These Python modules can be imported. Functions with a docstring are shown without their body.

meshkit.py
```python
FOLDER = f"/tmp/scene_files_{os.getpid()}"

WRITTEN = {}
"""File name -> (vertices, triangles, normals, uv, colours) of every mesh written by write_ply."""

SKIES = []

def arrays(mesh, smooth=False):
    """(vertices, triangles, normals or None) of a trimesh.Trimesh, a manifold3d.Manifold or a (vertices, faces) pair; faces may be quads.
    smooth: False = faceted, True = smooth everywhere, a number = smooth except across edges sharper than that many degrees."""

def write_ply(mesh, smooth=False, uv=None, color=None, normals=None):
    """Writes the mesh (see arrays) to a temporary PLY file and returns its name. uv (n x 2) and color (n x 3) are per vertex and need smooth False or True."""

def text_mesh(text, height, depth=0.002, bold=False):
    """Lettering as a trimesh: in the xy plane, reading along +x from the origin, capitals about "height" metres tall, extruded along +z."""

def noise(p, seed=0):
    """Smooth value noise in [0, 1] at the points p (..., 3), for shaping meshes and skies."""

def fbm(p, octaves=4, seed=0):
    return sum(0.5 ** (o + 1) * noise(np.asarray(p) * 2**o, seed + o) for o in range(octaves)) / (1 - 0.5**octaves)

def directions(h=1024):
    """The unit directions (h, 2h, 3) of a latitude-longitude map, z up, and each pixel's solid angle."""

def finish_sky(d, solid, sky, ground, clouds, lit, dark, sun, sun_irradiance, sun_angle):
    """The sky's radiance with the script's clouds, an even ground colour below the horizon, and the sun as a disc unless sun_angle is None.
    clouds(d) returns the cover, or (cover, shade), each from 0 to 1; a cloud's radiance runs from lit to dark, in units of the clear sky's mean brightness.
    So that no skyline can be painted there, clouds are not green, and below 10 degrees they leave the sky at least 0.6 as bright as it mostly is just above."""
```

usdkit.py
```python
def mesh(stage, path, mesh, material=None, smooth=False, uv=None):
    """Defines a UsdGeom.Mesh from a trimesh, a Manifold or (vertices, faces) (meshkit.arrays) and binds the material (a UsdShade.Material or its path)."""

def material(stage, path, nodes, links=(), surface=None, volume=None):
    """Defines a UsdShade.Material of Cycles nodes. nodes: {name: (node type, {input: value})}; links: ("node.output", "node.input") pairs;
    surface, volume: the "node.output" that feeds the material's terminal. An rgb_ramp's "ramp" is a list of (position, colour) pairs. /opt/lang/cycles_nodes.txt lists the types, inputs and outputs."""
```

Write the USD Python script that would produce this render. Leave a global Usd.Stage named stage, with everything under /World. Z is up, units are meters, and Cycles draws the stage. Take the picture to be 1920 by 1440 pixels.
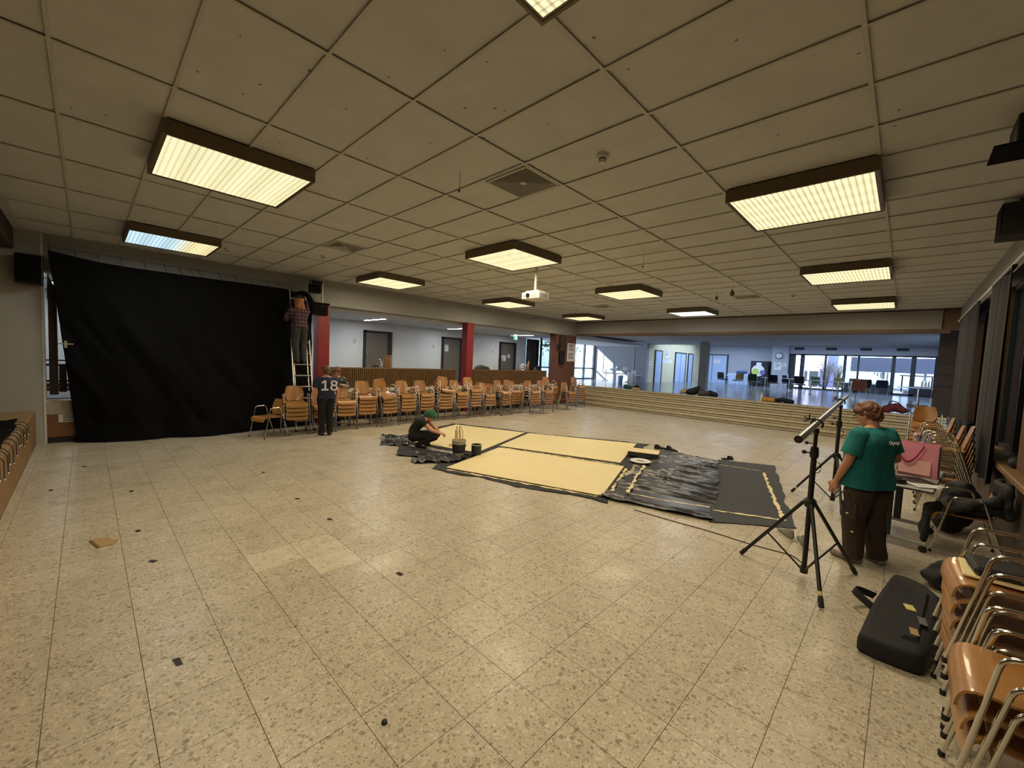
import math, random
import numpy as np, trimesh, usdkit, meshkit
import manifold3d as m3
from pxr import Usd, UsdGeom, UsdLux, UsdShade, Gf, Sdf, Vt
from shapely.geometry import Polygon
stage = Usd.Stage.CreateInMemory()
UsdGeom.SetStageUpAxis(stage, 'Z'); UsdGeom.SetStageMetersPerUnit(stage, 1.0)
UsdGeom.Xform.Define(stage, '/World'); UsdGeom.Scope.Define(stage, '/World/Looks')
R = random.Random(7); NR = np.random.default_rng(7)

# ---------------------------------------------------------------- camera, sky, sun, exposure
YAW, PITCH, ROLL, FPX, EYE = -0.7641, -0.0599, 0.0444, 766.74, (0, 0, 1.95)
cam = UsdGeom.Camera.Define(stage, '/World/camera')
cam.CreateHorizontalApertureAttr(36.0); cam.CreateFocalLengthAttr(36.0 * FPX / 1920)
cam.CreateFStopAttr(0.0); cam.CreateClippingRangeAttr(Gf.Vec2f(0.05, 500))
cam.CreateExposureAttr(0.0)
_f = np.array([math.sin(YAW) * math.cos(PITCH), math.cos(YAW) * math.cos(PITCH), math.sin(PITCH)])
_r = np.array([math.cos(YAW), -math.sin(YAW), 0]); _u = np.cross(_r, _f)
_rr = _r * math.cos(ROLL) + _u * math.sin(ROLL); _uu = -_r * math.sin(ROLL) + _u * math.cos(ROLL)
_m = np.eye(4); _m[0, :3], _m[1, :3], _m[2, :3], _m[3, :3] = _rr, _uu, -_f, EYE
cam.AddTransformOp().Set(Gf.Matrix4d(_m.tolist()))

LAMP_L = 15.2            # radiance of the big ceiling luminaires
STRIP_L = 27.0           # corridor strip lights
SKY = 3.2
dome = UsdLux.DomeLight.Define(stage, '/World/sky'); dome.CreateIntensityAttr(1.0)
_sm = usdkit.material(stage, '/World/Looks/sky_look', {
    'tc': ('texture_coordinate', {}), 'sx': ('separate_xyz', {}),
    'rp': ('rgb_ramp', {'ramp': [(0, (.20, .24, .30)), (.49, (.34, .42, .55)), (.52, (.62, .76, 1.0)), (.75, (.40, .60, 1.0)), (1, (.26, .46, .95))]}),
    'mr': ('map_range', {'from_min': -1.0, 'from_max': 1.0}), 'n': ('noise_texture', {'scale': 3.0, 'detail': 5.0}),
    'mx': ('mix_color', {'b': (.85, .93, 1.0)}), 'cr': ('rgb_ramp', {'ramp': [(.45, (0, 0, 0)), (.7, (.7, .7, .7))]}),
    'bg': ('background_shader', {'strength': SKY})},
    [('tc.generated', 'sx.vector'), ('sx.z', 'mr.value'), ('mr.result', 'rp.fac'), ('tc.generated', 'n.vector'), ('n.fac', 'cr.fac'),
     ('cr.color', 'mx.fac'), ('rp.color', 'mx.a'), ('mx.result', 'bg.color')], surface='bg.background')
UsdShade.MaterialBindingAPI.Apply(dome.GetPrim()).Bind(_sm)
sun = UsdLux.DistantLight.Define(stage, '/World/sun')
sun.CreateNormalizeAttr(True); sun.CreateIntensityAttr(6.0); sun.CreateAngleAttr(0.6); sun.CreateColorAttr(Gf.Vec3f(1.0, .93, .80))
SUN_DIR = np.array([0.80, 0.60, -0.60]); SUN_DIR /= np.linalg.norm(SUN_DIR)
def basis_z(d):          # rows of a rotation whose local -Z looks along d
    z = -np.asarray(d, float); x = np.cross([0, 0, 1.0], z); x /= np.linalg.norm(x); return x, np.cross(z, x), z
_m = np.eye(4); _m[:3, :3] = np.array(basis_z(SUN_DIR)); sun.AddTransformOp().Set(Gf.Matrix4d(_m.tolist()))

# ---------------------------------------------------------------- helpers
def lin(c):
    c = np.asarray(c, float) / 255.0
    return tuple(np.where(c <= .04045, c / 12.92, ((c + .055) / 1.055) ** 2.4))
MATS = {}
def mat(name, col, rough=.5, metal=0.0, var=0.0, vscale=6.0, bump=0.0, bscale=60.0, rand=0.0, emit=None, **kw):
    """A principled material of one sRGB colour, with noise in tone (var), relief (bump) and a tone of each copy's own (rand)."""
    c = np.array(lin(col)); nodes = {'p': ('principled_bsdf', {'base_color': tuple(c), 'roughness': rough, 'metallic': float(metal), **kw})}; links = []
    src = None
    if var or bump: nodes['tc'] = ('texture_coordinate', {})
    if var:
        nodes['n'] = ('noise_texture', {'scale': vscale, 'detail': 5.0, 'roughness': .6})
        nodes['r'] = ('rgb_ramp', {'ramp': [(.3, tuple(np.clip(c * (1 - var), 0, 1))), (.7, tuple(np.clip(c * (1 + var), 0, 1)))]})
        links += [('tc.object', 'n.vector'), ('n.fac', 'r.fac')]; src = 'r.color'
    if rand:
        nodes['oi'] = ('object_info', {}); nodes['mr'] = ('map_range', {'to_min': 1 - rand, 'to_max': 1 + rand * .5})
        nodes['hv'] = ('hsv', {'color': tuple(c)}); links += [('oi.random', 'mr.value'), ('mr.result', 'hv.value')]
        if src: links.append((src, 'hv.color'))
        src = 'hv.color'
    if src: links.append((src, 'p.base_color'))
    if bump:
        nodes['bn'] = ('noise_texture', {'scale': bscale, 'detail': 3.0}); nodes['bu'] = ('bump', {'strength': bump, 'distance': .004})
        links += [('tc.object', 'bn.vector'), ('bn.fac', 'bu.height'), ('bu.normal', 'p.normal')]
    if emit: nodes['p'][1].update(emission_color=tuple(lin(emit[0])), emission_strength=float(emit[1]))
    MATS[name] = usdkit.material(stage, '/World/Looks/' + name, nodes, links, surface='p.BSDF'); return MATS[name]

def F(p, o=4): return 2.6 * (meshkit.fbm(p, o) - .5)      # noise about zero
USED = {}
def fresh(parent, n):
    k = USED.get((parent, n), -1) + 1; USED[(parent, n)] = k
    return f'{parent}/{n}' if k == 0 else f'{parent}/{n}_{k:03d}'
def tagp(path, label=None, cat=None, group=None, kind=None):
    p = stage.GetPrimAtPath(path)
    for k, v in (('label', label), ('category', cat), ('group', group), ('kind', kind)):
        if v: p.SetCustomDataByKey(k, v)
    return path
def M4(loc=(0, 0, 0), rz=0, rx=0, ry=0, s=1):
    T = trimesh.transformations; m = T.euler_matrix(rx, ry, rz, 'sxyz'); m[:3, :3] *= s; m[:3, 3] = loc; return m
def place(path, loc=(0, 0, 0), rz=0, rx=0, ry=0, m=None):
    m = M4(loc, rz, rx, ry) if m is None else m
    UsdGeom.Xformable(stage.GetPrimAtPath(path)).AddTransformOp().Set(Gf.Matrix4d(np.asarray(m).T.tolist())); return path
def thing(n, label, cat, loc=(0, 0, 0), rz=0, group=None, kind=None, rx=0, ry=0):
    p = fresh('/World', n); UsdGeom.Xform.Define(stage, p); place(p, loc, rz, rx, ry); return tagp(p, label, cat, group, kind)
def part(par, n, m, material, smooth=35, label=None, kind=None):
    p = fresh(par, n); usdkit.mesh(stage, p, m, MATS[material], smooth); return tagp(p, label, None, None, kind)
def single(n, label, cat, m, material, smooth=35, loc=(0, 0, 0), rz=0, group=None, kind=None, rx=0, ry=0):
    p = fresh('/World', n); usdkit.mesh(stage, p, m, MATS[material], smooth); place(p, loc, rz, rx, ry); return tagp(p, label, cat, group, kind)
def struct(n, m, material, par=None, smooth=False):
    if par: return part(par, n, m, material, smooth)
    p = fresh('/World', n); usdkit.mesh(stage, p, m, MATS[material], smooth); return tagp(p, kind='structure')
def sgroup(n):
    p = fresh('/World', n); UsdGeom.Xform.Define(stage, p); return tagp(p, kind='structure')
def copy(src, label, loc, rz=0, group=None, rx=0, ry=0, cat=None):
    s = stage.GetPrimAtPath(src); base = src.rsplit('/', 1)[1]
    if base[-4:-3] == '_' and base[-3:].isdigit(): base = base[:-4]
    p = fresh('/World', base); x = UsdGeom.Xform.Define(stage, p).GetPrim()
    x.GetReferences().AddInternalReference(s.GetPath()); x.SetInstanceable(True)
    xf = UsdGeom.Xformable(x); xf.ClearXformOpOrder(); a = x.GetAttribute('xformOp:transform')
    m = Gf.Matrix4d(M4(loc, rz, rx, ry).T.tolist())
    (a.Set(m), xf.SetXformOpOrder([UsdGeom.XformOp(a)])) if a else xf.AddTransformOp().Set(m)
    return tagp(p, label, cat, group)

def cat(*ms):
    ms = [x for x in ms if x is not None]; return trimesh.util.concatenate(ms) if len(ms) > 1 else ms[0]
def xf(m, loc=(0, 0, 0), rz=0, rx=0, ry=0, s=1):
    m = m.copy(); m.apply_transform(M4(loc, rz, rx, ry, s)); return m
def box(x0, y0, z0, x1, y1, z1, c=0.0):
    """A box between two corners; c chamfers its edges."""
    x0, x1 = min(x0, x1), max(x0, x1); y0, y1 = min(y0, y1), max(y0, y1); z0, z1 = min(z0, z1), max(z0, z1)
    if not c: return trimesh.creation.box(bounds=[[x0, y0, z0], [x1, y1, z1]])
    c = min(c, (x1 - x0) * .45, (y1 - y0) * .45, (z1 - z0) * .45); v = []
    for X, sx in ((x0, 1), (x1, -1)):
        for Y, sy in ((y0, 1), (y1, -1)):
            for Z, sz in ((z0, 1), (z1, -1)):
                v += [(X, Y + sy * c, Z + sz * c), (X + sx * c, Y, Z + sz * c), (X + sx * c, Y + sy * c, Z)]
    return trimesh.convex.convex_hull(np.array(v))
def bx(cx, cy, z0, sx, sy, sz, c=0.0): return box(cx - sx / 2, cy - sy / 2, z0, cx + sx / 2, cy + sy / 2, z0 + sz, c)
def tube(pts, r, n=8, closed=False):
    p = np.asarray(pts, float); k = len(p); r = np.broadcast_to(np.asarray(r, float), (k,))
    t = np.gradient(p, axis=0) if not closed else np.roll(p, -1, 0) - np.roll(p, 1, 0)
    t /= np.linalg.norm(t, axis=1, keepdims=True) + 1e-12
    a = np.cross(t[0], [0, 0, 1.0] if abs(t[0][2]) < .9 else [1.0, 0, 0]); a /= np.linalg.norm(a); A = []
    for i in range(k):
        a = a - t[i] * (a @ t[i]); a /= np.linalg.norm(a); A.append(a)
    A = np.array(A); Bv = np.cross(t, A); th = np.arange(n) * 2 * math.pi / n
    v = p[:, None] + r[:, None, None] * (np.cos(th)[None, :, None] * A[:, None] + np.sin(th)[None, :, None] * Bv[:, None])
    v = v.reshape(-1, 3); f = []
    for i in range(k if closed else k - 1):
        for j in range(n):
            a0, a1 = i * n + j, i * n + (j + 1) % n; b0, b1 = ((i + 1) % k) * n + j, ((i + 1) % k) * n + (j + 1) % n
            f += [(a0, a1, b1), (a0, b1, b0)]
    if not closed:
        v = np.vstack([v, p[0], p[-1]]); c0, c1 = len(v) - 2, len(v) - 1
        for j in range(n): f += [(c0, (j + 1) % n, j), (c1, (k - 1) * n + j, (k - 1) * n + (j + 1) % n)]
    return trimesh.Trimesh(v, np.array(f), process=False)
def fil(pts, rad, k=4):
    """A polyline with its corners rounded."""
    p = [np.asarray(q, float) for q in pts]; out = [p[0]]
    for a, b, c in zip(p, p[1:], p[2:]):
        u, w = a - b, c - b; d = min(rad, np.linalg.norm(u) * .49, np.linalg.norm(w) * .49)
        A, C = b + u / np.linalg.norm(u) * d, b + w / np.linalg.norm(w) * d
        out += [(1 - t) ** 2 * A + 2 * t * (1 - t) * b + t * t * C for t in np.linspace(0, 1, k + 1)]
    return np.array(out + [p[-1]])
def lathe(prof, n=24):
    m = trimesh.creation.revolve(np.asarray(prof, float), sections=n); return m
def sheet(P, th):
    """A solid skin of thickness th from a grid of points (rows, cols, 3): offset along its normals."""
    P = np.asarray(P, float); nr, nc = P.shape[:2]
    N = np.cross(np.gradient(P, axis=0), np.gradient(P, axis=1)); N /= np.linalg.norm(N, axis=2, keepdims=True) + 1e-12
    v = np.vstack([(P + N * th / 2).reshape(-1, 3), (P - N * th / 2).reshape(-1, 3)]); o = nr * nc; f = []
    g = np.arange(o).reshape(nr, nc); a, b, c, d = g[:-1, :-1].ravel(), g[:-1, 1:].ravel(), g[1:, 1:].ravel(), g[1:, :-1].ravel()
    f += list(np.c_[a, d, c]) + list(np.c_[a, c, b]) + list(np.c_[a, c, d] + o) + list(np.c_[a, b, c] + o)
    ring = np.r_[g[0, :], g[1:, -1], g[-1, -2::-1], g[-2:0:-1, 0]]
    for i, j in zip(ring, np.roll(ring, -1)): f += [(i, j, j + o), (i, j + o, i + o)]
    m = trimesh.Trimesh(v, np.array(f), process=False)
    if m.volume < 0: m.invert()
    return m
def plate(poly, z0, z1):
    """An outline in xy (list of points or a shapely polygon) between two heights."""
    pg = poly if hasattr(poly, 'exterior') else Polygon(poly)
    m = trimesh.creation.extrude_polygon(pg.buffer(0), z1 - z0); m.apply_translation((0, 0, z0)); return m
def hullm(pts): return trimesh.convex.convex_hull(np.asarray(pts, float))
def ball(c, r, sub=2): m = trimesh.creation.icosphere(sub, 1.0); m.apply_scale(r); m.apply_translation(c); return m
def from_mf(m):
    q = m.to_mesh(); return trimesh.Trimesh(q.vert_properties[:, :3], q.tri_verts, process=False)
def blob(bones, length=.03, it=8, n=16, lam=.5):
    """Tapered bones ((a, ra), (b, rb)) united into one skin, refined and smoothed."""
    ms = []
    for bone in bones:
        ms.append(m3.Manifold.batch_hull([m3.Manifold.sphere(float(r), n).translate([float(x) for x in c]) for c, r in bone]))
    m = m3.Manifold.batch_boolean(ms, m3.OpType.Add).refine_to_length(length)
    t = from_mf(m); t.merge_vertices(); trimesh.smoothing.filter_taubin(t, lam, .53, it); return t
def rect_light(name, loc, d, w, h, L, col):
    """A lamp's own area light: looks along d, w across, h along."""
    l = UsdLux.RectLight.Define(stage, name); l.CreateWidthAttr(w); l.CreateHeightAttr(h); l.CreateIntensityAttr(L); l.CreateColorAttr(Gf.Vec3f(*col))
    if abs(d[2]) > .99: m = np.diag([1, 1, 1, 1.0]) if d[2] < 0 else np.diag([1, -1, -1, 1.0])
    else: m = np.eye(4); m[:3, :3] = np.array(basis_z(d))
    m[3, :3] = loc; l.AddTransformOp().Set(Gf.Matrix4d(m.tolist())); return l
# ---------------------------------------------------------------- materials
def terrazzo(name, base, chips):
    b = np.array(lin(base)); d1, d2, lt = (tuple(lin(c)) for c in ((124, 106, 84), (92, 80, 66), (218, 208, 190)))
    nodes = {'g': ('geometry', {}), 'n': ('noise_texture', {'scale': 9.0, 'detail': 6.0, 'roughness': .7}),
             'r': ('rgb_ramp', {'ramp': [(.3, tuple(b * .86)), (.7, tuple(b * 1.12))]}), 'w': ('noise_texture', {'scale': 40.0, 'detail': 2.0}),
             'wo': ('vector_math', {'math_type': 'multiply_add', 'vector2': (.03, .03, .03)}),
             'of': ('vector_math', {'math_type': 'multiply', 'vector2': (1 / TILE, 1 / TILE, 0)}), 'fl': ('vector_math', {'math_type': 'floor'}),
             'sh': ('vector_math', {'math_type': 'add', 'vector2': (-TX0, -TY0, 0)}),
             'wn': ('white_noise_texture', {'dimensions': '2D'}), 'tm': ('map_range', {'to_min': .955, 'to_max': 1.035}), 'hv': ('hsv', {}),
             'p': ('principled_bsdf', {'roughness': .33, 'specular_ior_level': .42}),
             'rn': ('noise_texture', {'scale': 2.2, 'detail': 4.0}), 'rr': ('map_range', {'from_min': .3, 'from_max': .7, 'to_min': .26, 'to_max': .46})}
    L = [('g.position', 'n.vector'), ('n.fac', 'r.fac'), ('g.position', 'w.vector'), ('w.color', 'wo.vector1'), ('g.position', 'wo.vector3'),
         ('g.position', 'sh.vector1'), ('sh.vector', 'of.vector1'), ('of.vector', 'fl.vector1'), ('fl.vector', 'wn.vector'), ('wn.value', 'tm.value'),
         ('g.position', 'rn.vector'), ('rn.fac', 'rr.value'), ('rr.result', 'p.roughness')]
    cur = 'r.color'
    for k, (sc, thr, rad, col, amt) in enumerate(((26, .90, .40, d1, .6), (52, .86, .44, d1, .62), (95, .86, .45, d2, .6), (36, .84, .42, lt, .5), (80, .80, .45, lt, .5))):
        nodes.update({f'v{k}': ('voronoi_texture', {'dimensions': '2D', 'scale': float(sc)}), f's{k}': ('separate_color', {}),
                      f'a{k}': ('math', {'math_type': 'greater_than', 'value2': thr + (1 - thr) * (1 - chips)}),
                      f'b{k}': ('map_range', {'from_min': rad, 'from_max': rad - .12, 'to_min': 0.0, 'to_max': amt, 'clamp': True}),
                      f'm{k}': ('math', {'math_type': 'multiply'}), f'x{k}': ('mix_color', {'b': col})})
        L += [('wo.vector', f'v{k}.vector'), (f'v{k}.color', f's{k}.color'), (f's{k}.r', f'a{k}.value1'), (f'v{k}.distance', f'b{k}.value'),
              (f'a{k}.value', f'm{k}.value1'), (f'b{k}.result', f'm{k}.value2'), (f'm{k}.value', f'x{k}.fac'), (cur, f'x{k}.a')]
        cur = f'x{k}.result'
    L += [(cur, 'hv.color'), ('tm.result', 'hv.value'), ('hv.color', 'p.base_color')]
    MATS[name] = usdkit.material(stage, '/World/Looks/' + name, nodes, L, surface='p.BSDF')
TILE, TX0, TY0 = .3935, -1.188, 1.787
terrazzo('terrazzo', (186, 175, 154), 1.0); terrazzo('terrazzo_light', (204, 195, 172), .5)
mat('grout', (112, 96, 74), .9); mat('floor_hall', (92, 96, 104), .16, var=.12, vscale=1.5)
mat('ceil_panel', (198, 196, 188), .85, var=.03, vscale=3, bump=.25, bscale=170)
_cp = '/World/Looks/ceil_panel'; MATS['ceil_panel'] = usdkit.material(stage, _cp, {'g': ('geometry', {}), 'n': ('noise_texture', {'scale': 3.0, 'detail': 5.0}), 'r': ('rgb_ramp', {'ramp': [(.3, lin((188, 190, 188))), (.7, lin((199, 201, 199)))]}),
    'v': ('voronoi_texture', {'dimensions': '2D', 'scale': 4.2}), 's': ('separate_color', {}), 'gt': ('math', {'math_type': 'greater_than', 'value2': .86}), 'w': ('noise_texture', {'scale': 40.0}), 'wd': ('math', {'math_type': 'multiply_add', 'value2': .12, 'value3': -.055}), 'ad': ('math', {'math_type': 'add'}),
    'lt': ('map_range', {'from_min': .055, 'from_max': .035, 'to_min': 0.0, 'to_max': .8, 'clamp': True}), 'm': ('math', {'math_type': 'multiply'}), 'x': ('mix_color', {'b': lin((74, 60, 44))}), 'bn': ('noise_texture', {'scale': 170.0, 'detail': 3.0}), 'bu': ('bump', {'strength': .25, 'distance': .004}), 'p': ('principled_bsdf', {'roughness': .85})},
    [('g.position', 'n.vector'), ('n.fac', 'r.fac'), ('g.position', 'v.vector'), ('v.color', 's.color'), ('s.r', 'gt.value1'), ('g.position', 'w.vector'), ('w.fac', 'wd.value1'), ('v.distance', 'ad.value1'), ('wd.value', 'ad.value2'), ('ad.value', 'lt.value'), ('gt.value', 'm.value1'), ('lt.result', 'm.value2'),
     ('m.value', 'x.fac'), ('r.color', 'x.a'), ('x.result', 'p.base_color'), ('g.position', 'bn.vector'), ('bn.fac', 'bu.height'), ('bu.normal', 'p.normal')], surface='p.BSDF')
mat('ceil_bar', (186, 184, 178), .6); mat('plenum', (16, 14, 12), .9)
mat('plaster', (170, 167, 158), .8, var=.04, vscale=1.2, bump=.1); mat('concrete', (146, 145, 142), .8, var=.06, vscale=1.6, bump=.2)
mat('white_wall', (214, 217, 218), .8, var=.02, vscale=.8); mat('hall_wall', (164, 168, 178), .75, var=.04, vscale=.6); mat('hall_ceiling', (196, 197, 200), .8)
mat('yellow_wall', (205, 202, 170), .8); mat('red_paint', (126, 26, 30), .5, var=.06, vscale=4); mat('stone', (168, 158, 138), .75, var=.16, vscale=14, bump=.3)
mat('tread_stone', (186, 172, 142), .6, var=.12, vscale=5, bump=.2); mat('riser_stone', (60, 50, 38), .7, var=.12, vscale=5)
mat('wood_slat', (108, 78, 40), .5, var=.18, vscale=9); mat('wood_dark', (58, 40, 24), .6); mat('wood_band', (116, 78, 45), .5, var=.2, vscale=6)
mat('black', (14, 14, 15), .55); mat('blind', (38, 42, 56), .8); mat('dark_base', (34, 27, 22), .6); mat('white_metal', (205, 203, 196), .45); mat('brick', (104, 66, 54), .85, var=.2, vscale=20, bump=.3)
mat('brick_orange', (96, 64, 42), .85, var=.16, vscale=18, bump=.3); mat('mortar', (118, 98, 84), .9); mat('dark_brick', (62, 50, 42), .85, var=.2, vscale=12)
mat('door_grey', (104, 98, 88), .5); mat('door_frame', (34, 30, 28), .5); mat('door_pale', (168, 190, 224), .5); mat('paper', (222, 222, 222), .8); mat('ink', (70, 72, 80), .8)
mat('frame_dark', (44, 50, 54), .45); mat('chrome', (215, 212, 205), .16, 1.0); mat('steel', (150, 150, 150), .4, 1.0); mat('alu', (196, 194, 186), .35, 1.0)
mat('lamp_side', (98, 84, 64), .5, var=.08, vscale=5); mat('lamp_rim', (96, 84, 62), .4)
mat('plywood', (138, 106, 68), .55, var=.16, vscale=5); mat('ply_top', (160, 128, 84), .5, var=.12, vscale=4); mat('cloth_black', (11, 11, 12), .95, var=.1, vscale=20, specular_ior_level=.15)
mat('curtain_grey', (46, 45, 49), .95, var=.12, vscale=20); mat('apron_brown', (84, 70, 54), .6); mat('sill_wood', (122, 92, 56), .45, var=.15, vscale=7)
mat('strip_on', (240, 245, 250), .4, emit=((238, 246, 255), 5.0)); mat('exit_green', (40, 150, 110), .4, emit=((70, 205, 165), .9)); mat('exit_white', (230, 240, 235), .4, emit=((225, 245, 240), .9))
MATS['pane'] = usdkit.material(stage, '/World/Looks/pane', {'t': ('transparent_bsdf', {'color': (.86, .92, .97)}), 'g': ('glossy_bsdf', {'roughness': .02, 'color': (.9, .95, 1)}),
    'f': ('layer_weight', {'blend': .5}), 'pw': ('math', {'math_type': 'power', 'value2': 4.0}), 'f2': ('map_range', {'to_min': .04, 'to_max': .7}), 'm': ('mix_closure', {})}, [('f.facing', 'pw.value1'), ('pw.value', 'f2.value'), ('f2.result', 'm.fac'), ('t.BSDF', 'm.closure1'), ('g.BSDF', 'm.closure2')], surface='m.closure')
MATS['frosted'] = usdkit.material(stage, '/World/Looks/frosted', {'t': ('translucent_bsdf', {'color': (.82, .88, .95)}), 'd': ('diffuse_bsdf', {'color': (.8, .82, .85)}), 'm': ('mix_closure', {'fac': .15})}, [('t.BSDF', 'm.closure1'), ('d.BSDF', 'm.closure2')], surface='m.closure')
def lattice(name, warm, cool, strength, split):
    """A lit prismatic diffuser: rows of small lenses, brighter where the tubes are behind it; one tube may be of a cooler white."""
    nodes = {'tc': ('texture_coordinate', {}), 's': ('separate_xyz', {}), 'wx': ('wave_texture', {'wave_type': 'bands', 'bands_direction': 'x', 'scale': 6.3}), 'wy': ('wave_texture', {'wave_type': 'bands', 'bands_direction': 'y', 'scale': 6.3}),
             'rx': ('map_range', {'from_min': 0, 'from_max': .55, 'to_min': .55, 'to_max': 1, 'clamp': True}), 'ry': ('map_range', {'from_min': 0, 'from_max': .45, 'to_min': .66, 'to_max': 1, 'clamp': True}),
             'wt': ('wave_texture', {'wave_type': 'bands', 'bands_direction': 'y', 'scale': 1.06, 'phase': 1.2}), 'rt': ('map_range', {'to_min': .93, 'to_max': 1.12}),
             'm': ('math', {'math_type': 'multiply'}), 'm2': ('math', {'math_type': 'multiply'}), 'm3': ('math', {'math_type': 'multiply', 'value2': strength}),
             'c': ('map_range', {'from_min': split - .12, 'from_max': split + .12, 'clamp': True}), 'mx': ('mix_color', {'a': tuple(lin(cool)), 'b': tuple(lin(warm))}), 'e': ('emission', {})}
    L = [('tc.object', 's.vector'), ('tc.object', 'wx.vector'), ('tc.object', 'wy.vector'), ('tc.object', 'wt.vector'), ('wx.fac', 'rx.value'), ('wy.fac', 'ry.value'), ('wt.fac', 'rt.value'),
         ('rx.result', 'm.value1'), ('ry.result', 'm.value2'), ('m.value', 'm2.value1'), ('rt.result', 'm2.value2'), ('m2.value', 'm3.value1'), ('m3.value', 'e.strength'),
         ('s.y', 'c.value'), ('c.result', 'mx.fac'), ('mx.result', 'e.color')]
    MATS[name] = usdkit.material(stage, '/World/Looks/' + name, nodes, L, surface='e.emission')
lattice('lens_warm', (255, 238, 184), (255, 238, 184), 1.38, -9); lattice('lens_mixed', (250, 232, 176), (196, 226, 240), 1.3, .12); lattice('lens_cool', (238, 246, 244), (238, 246, 244), 1.6, -9)

# ---------------------------------------------------------------- the hall: floor and ceiling
XL, XR, YF, YN, HC = -11.45, .95, 16.0, -.66, 3.85
def to_px(P):
    P = np.atleast_2d(P) - np.array(EYE); d = np.maximum(P @ _f, .05); return np.c_[960 + FPX * (P @ _rr) / d, 720 - FPX * (P @ _uu) / d], P @ _f
fl = sgroup('floor'); part(fl, 'screed', box(-12, -6, -.2, 1.2, 16.1, -.006), 'grout', False)
cells = []
for i in range(int((XL - TX0) / TILE) - 2, int((XR - TX0) / TILE) + 1):
    for j in range(int((YN - TY0) / TILE) - 2, int((YF - TY0) / TILE) + 1):
        x0, y0 = max(TX0 + i * TILE, XL), max(TY0 + j * TILE, YN); x1, y1 = min(TX0 + (i + 1) * TILE, XR), min(TY0 + (j + 1) * TILE, YF)
        if x1 - x0 < .03 or y1 - y0 < .03: continue
        p, d = to_px([(x0, y0, 0), (x1, y0, 0), (x1, y1, 0), (x0, y1, 0)]); ok = d.min() > .3 and (p[:, 0] > -20).any() and (p[:, 0] < 1940).any() and (p[:, 1] < 1460).any()
        a = .5 * abs(np.dot(p[:, 0], np.roll(p[:, 1], 1)) - np.dot(p[:, 1], np.roll(p[:, 0], 1))) if ok else 0
        cells.append((min(a, 60000), x0, y0, x1, y1))
cells.sort(reverse=True); LIGHT = [(-4.14, 1.6), (-3.75, 1.6), (-4.14, 1.25)]
def tile(c): g = .0016; return box(c[1] + g, c[2] + g, -.012, c[3] - g, c[4] - g, R.uniform(-.0006, 0))
for c in cells[:300]:
    li = any(c[1] <= x < c[3] and c[2] <= y < c[4] for x, y in LIGHT)
    part(fl, 'tile', tile(c), 'terrazzo_light' if li else 'terrazzo', False)
part(fl, 'far_tiles', cat(*[tile(c) for c in cells[300:]]), 'terrazzo', False, kind='stuff')

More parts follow.
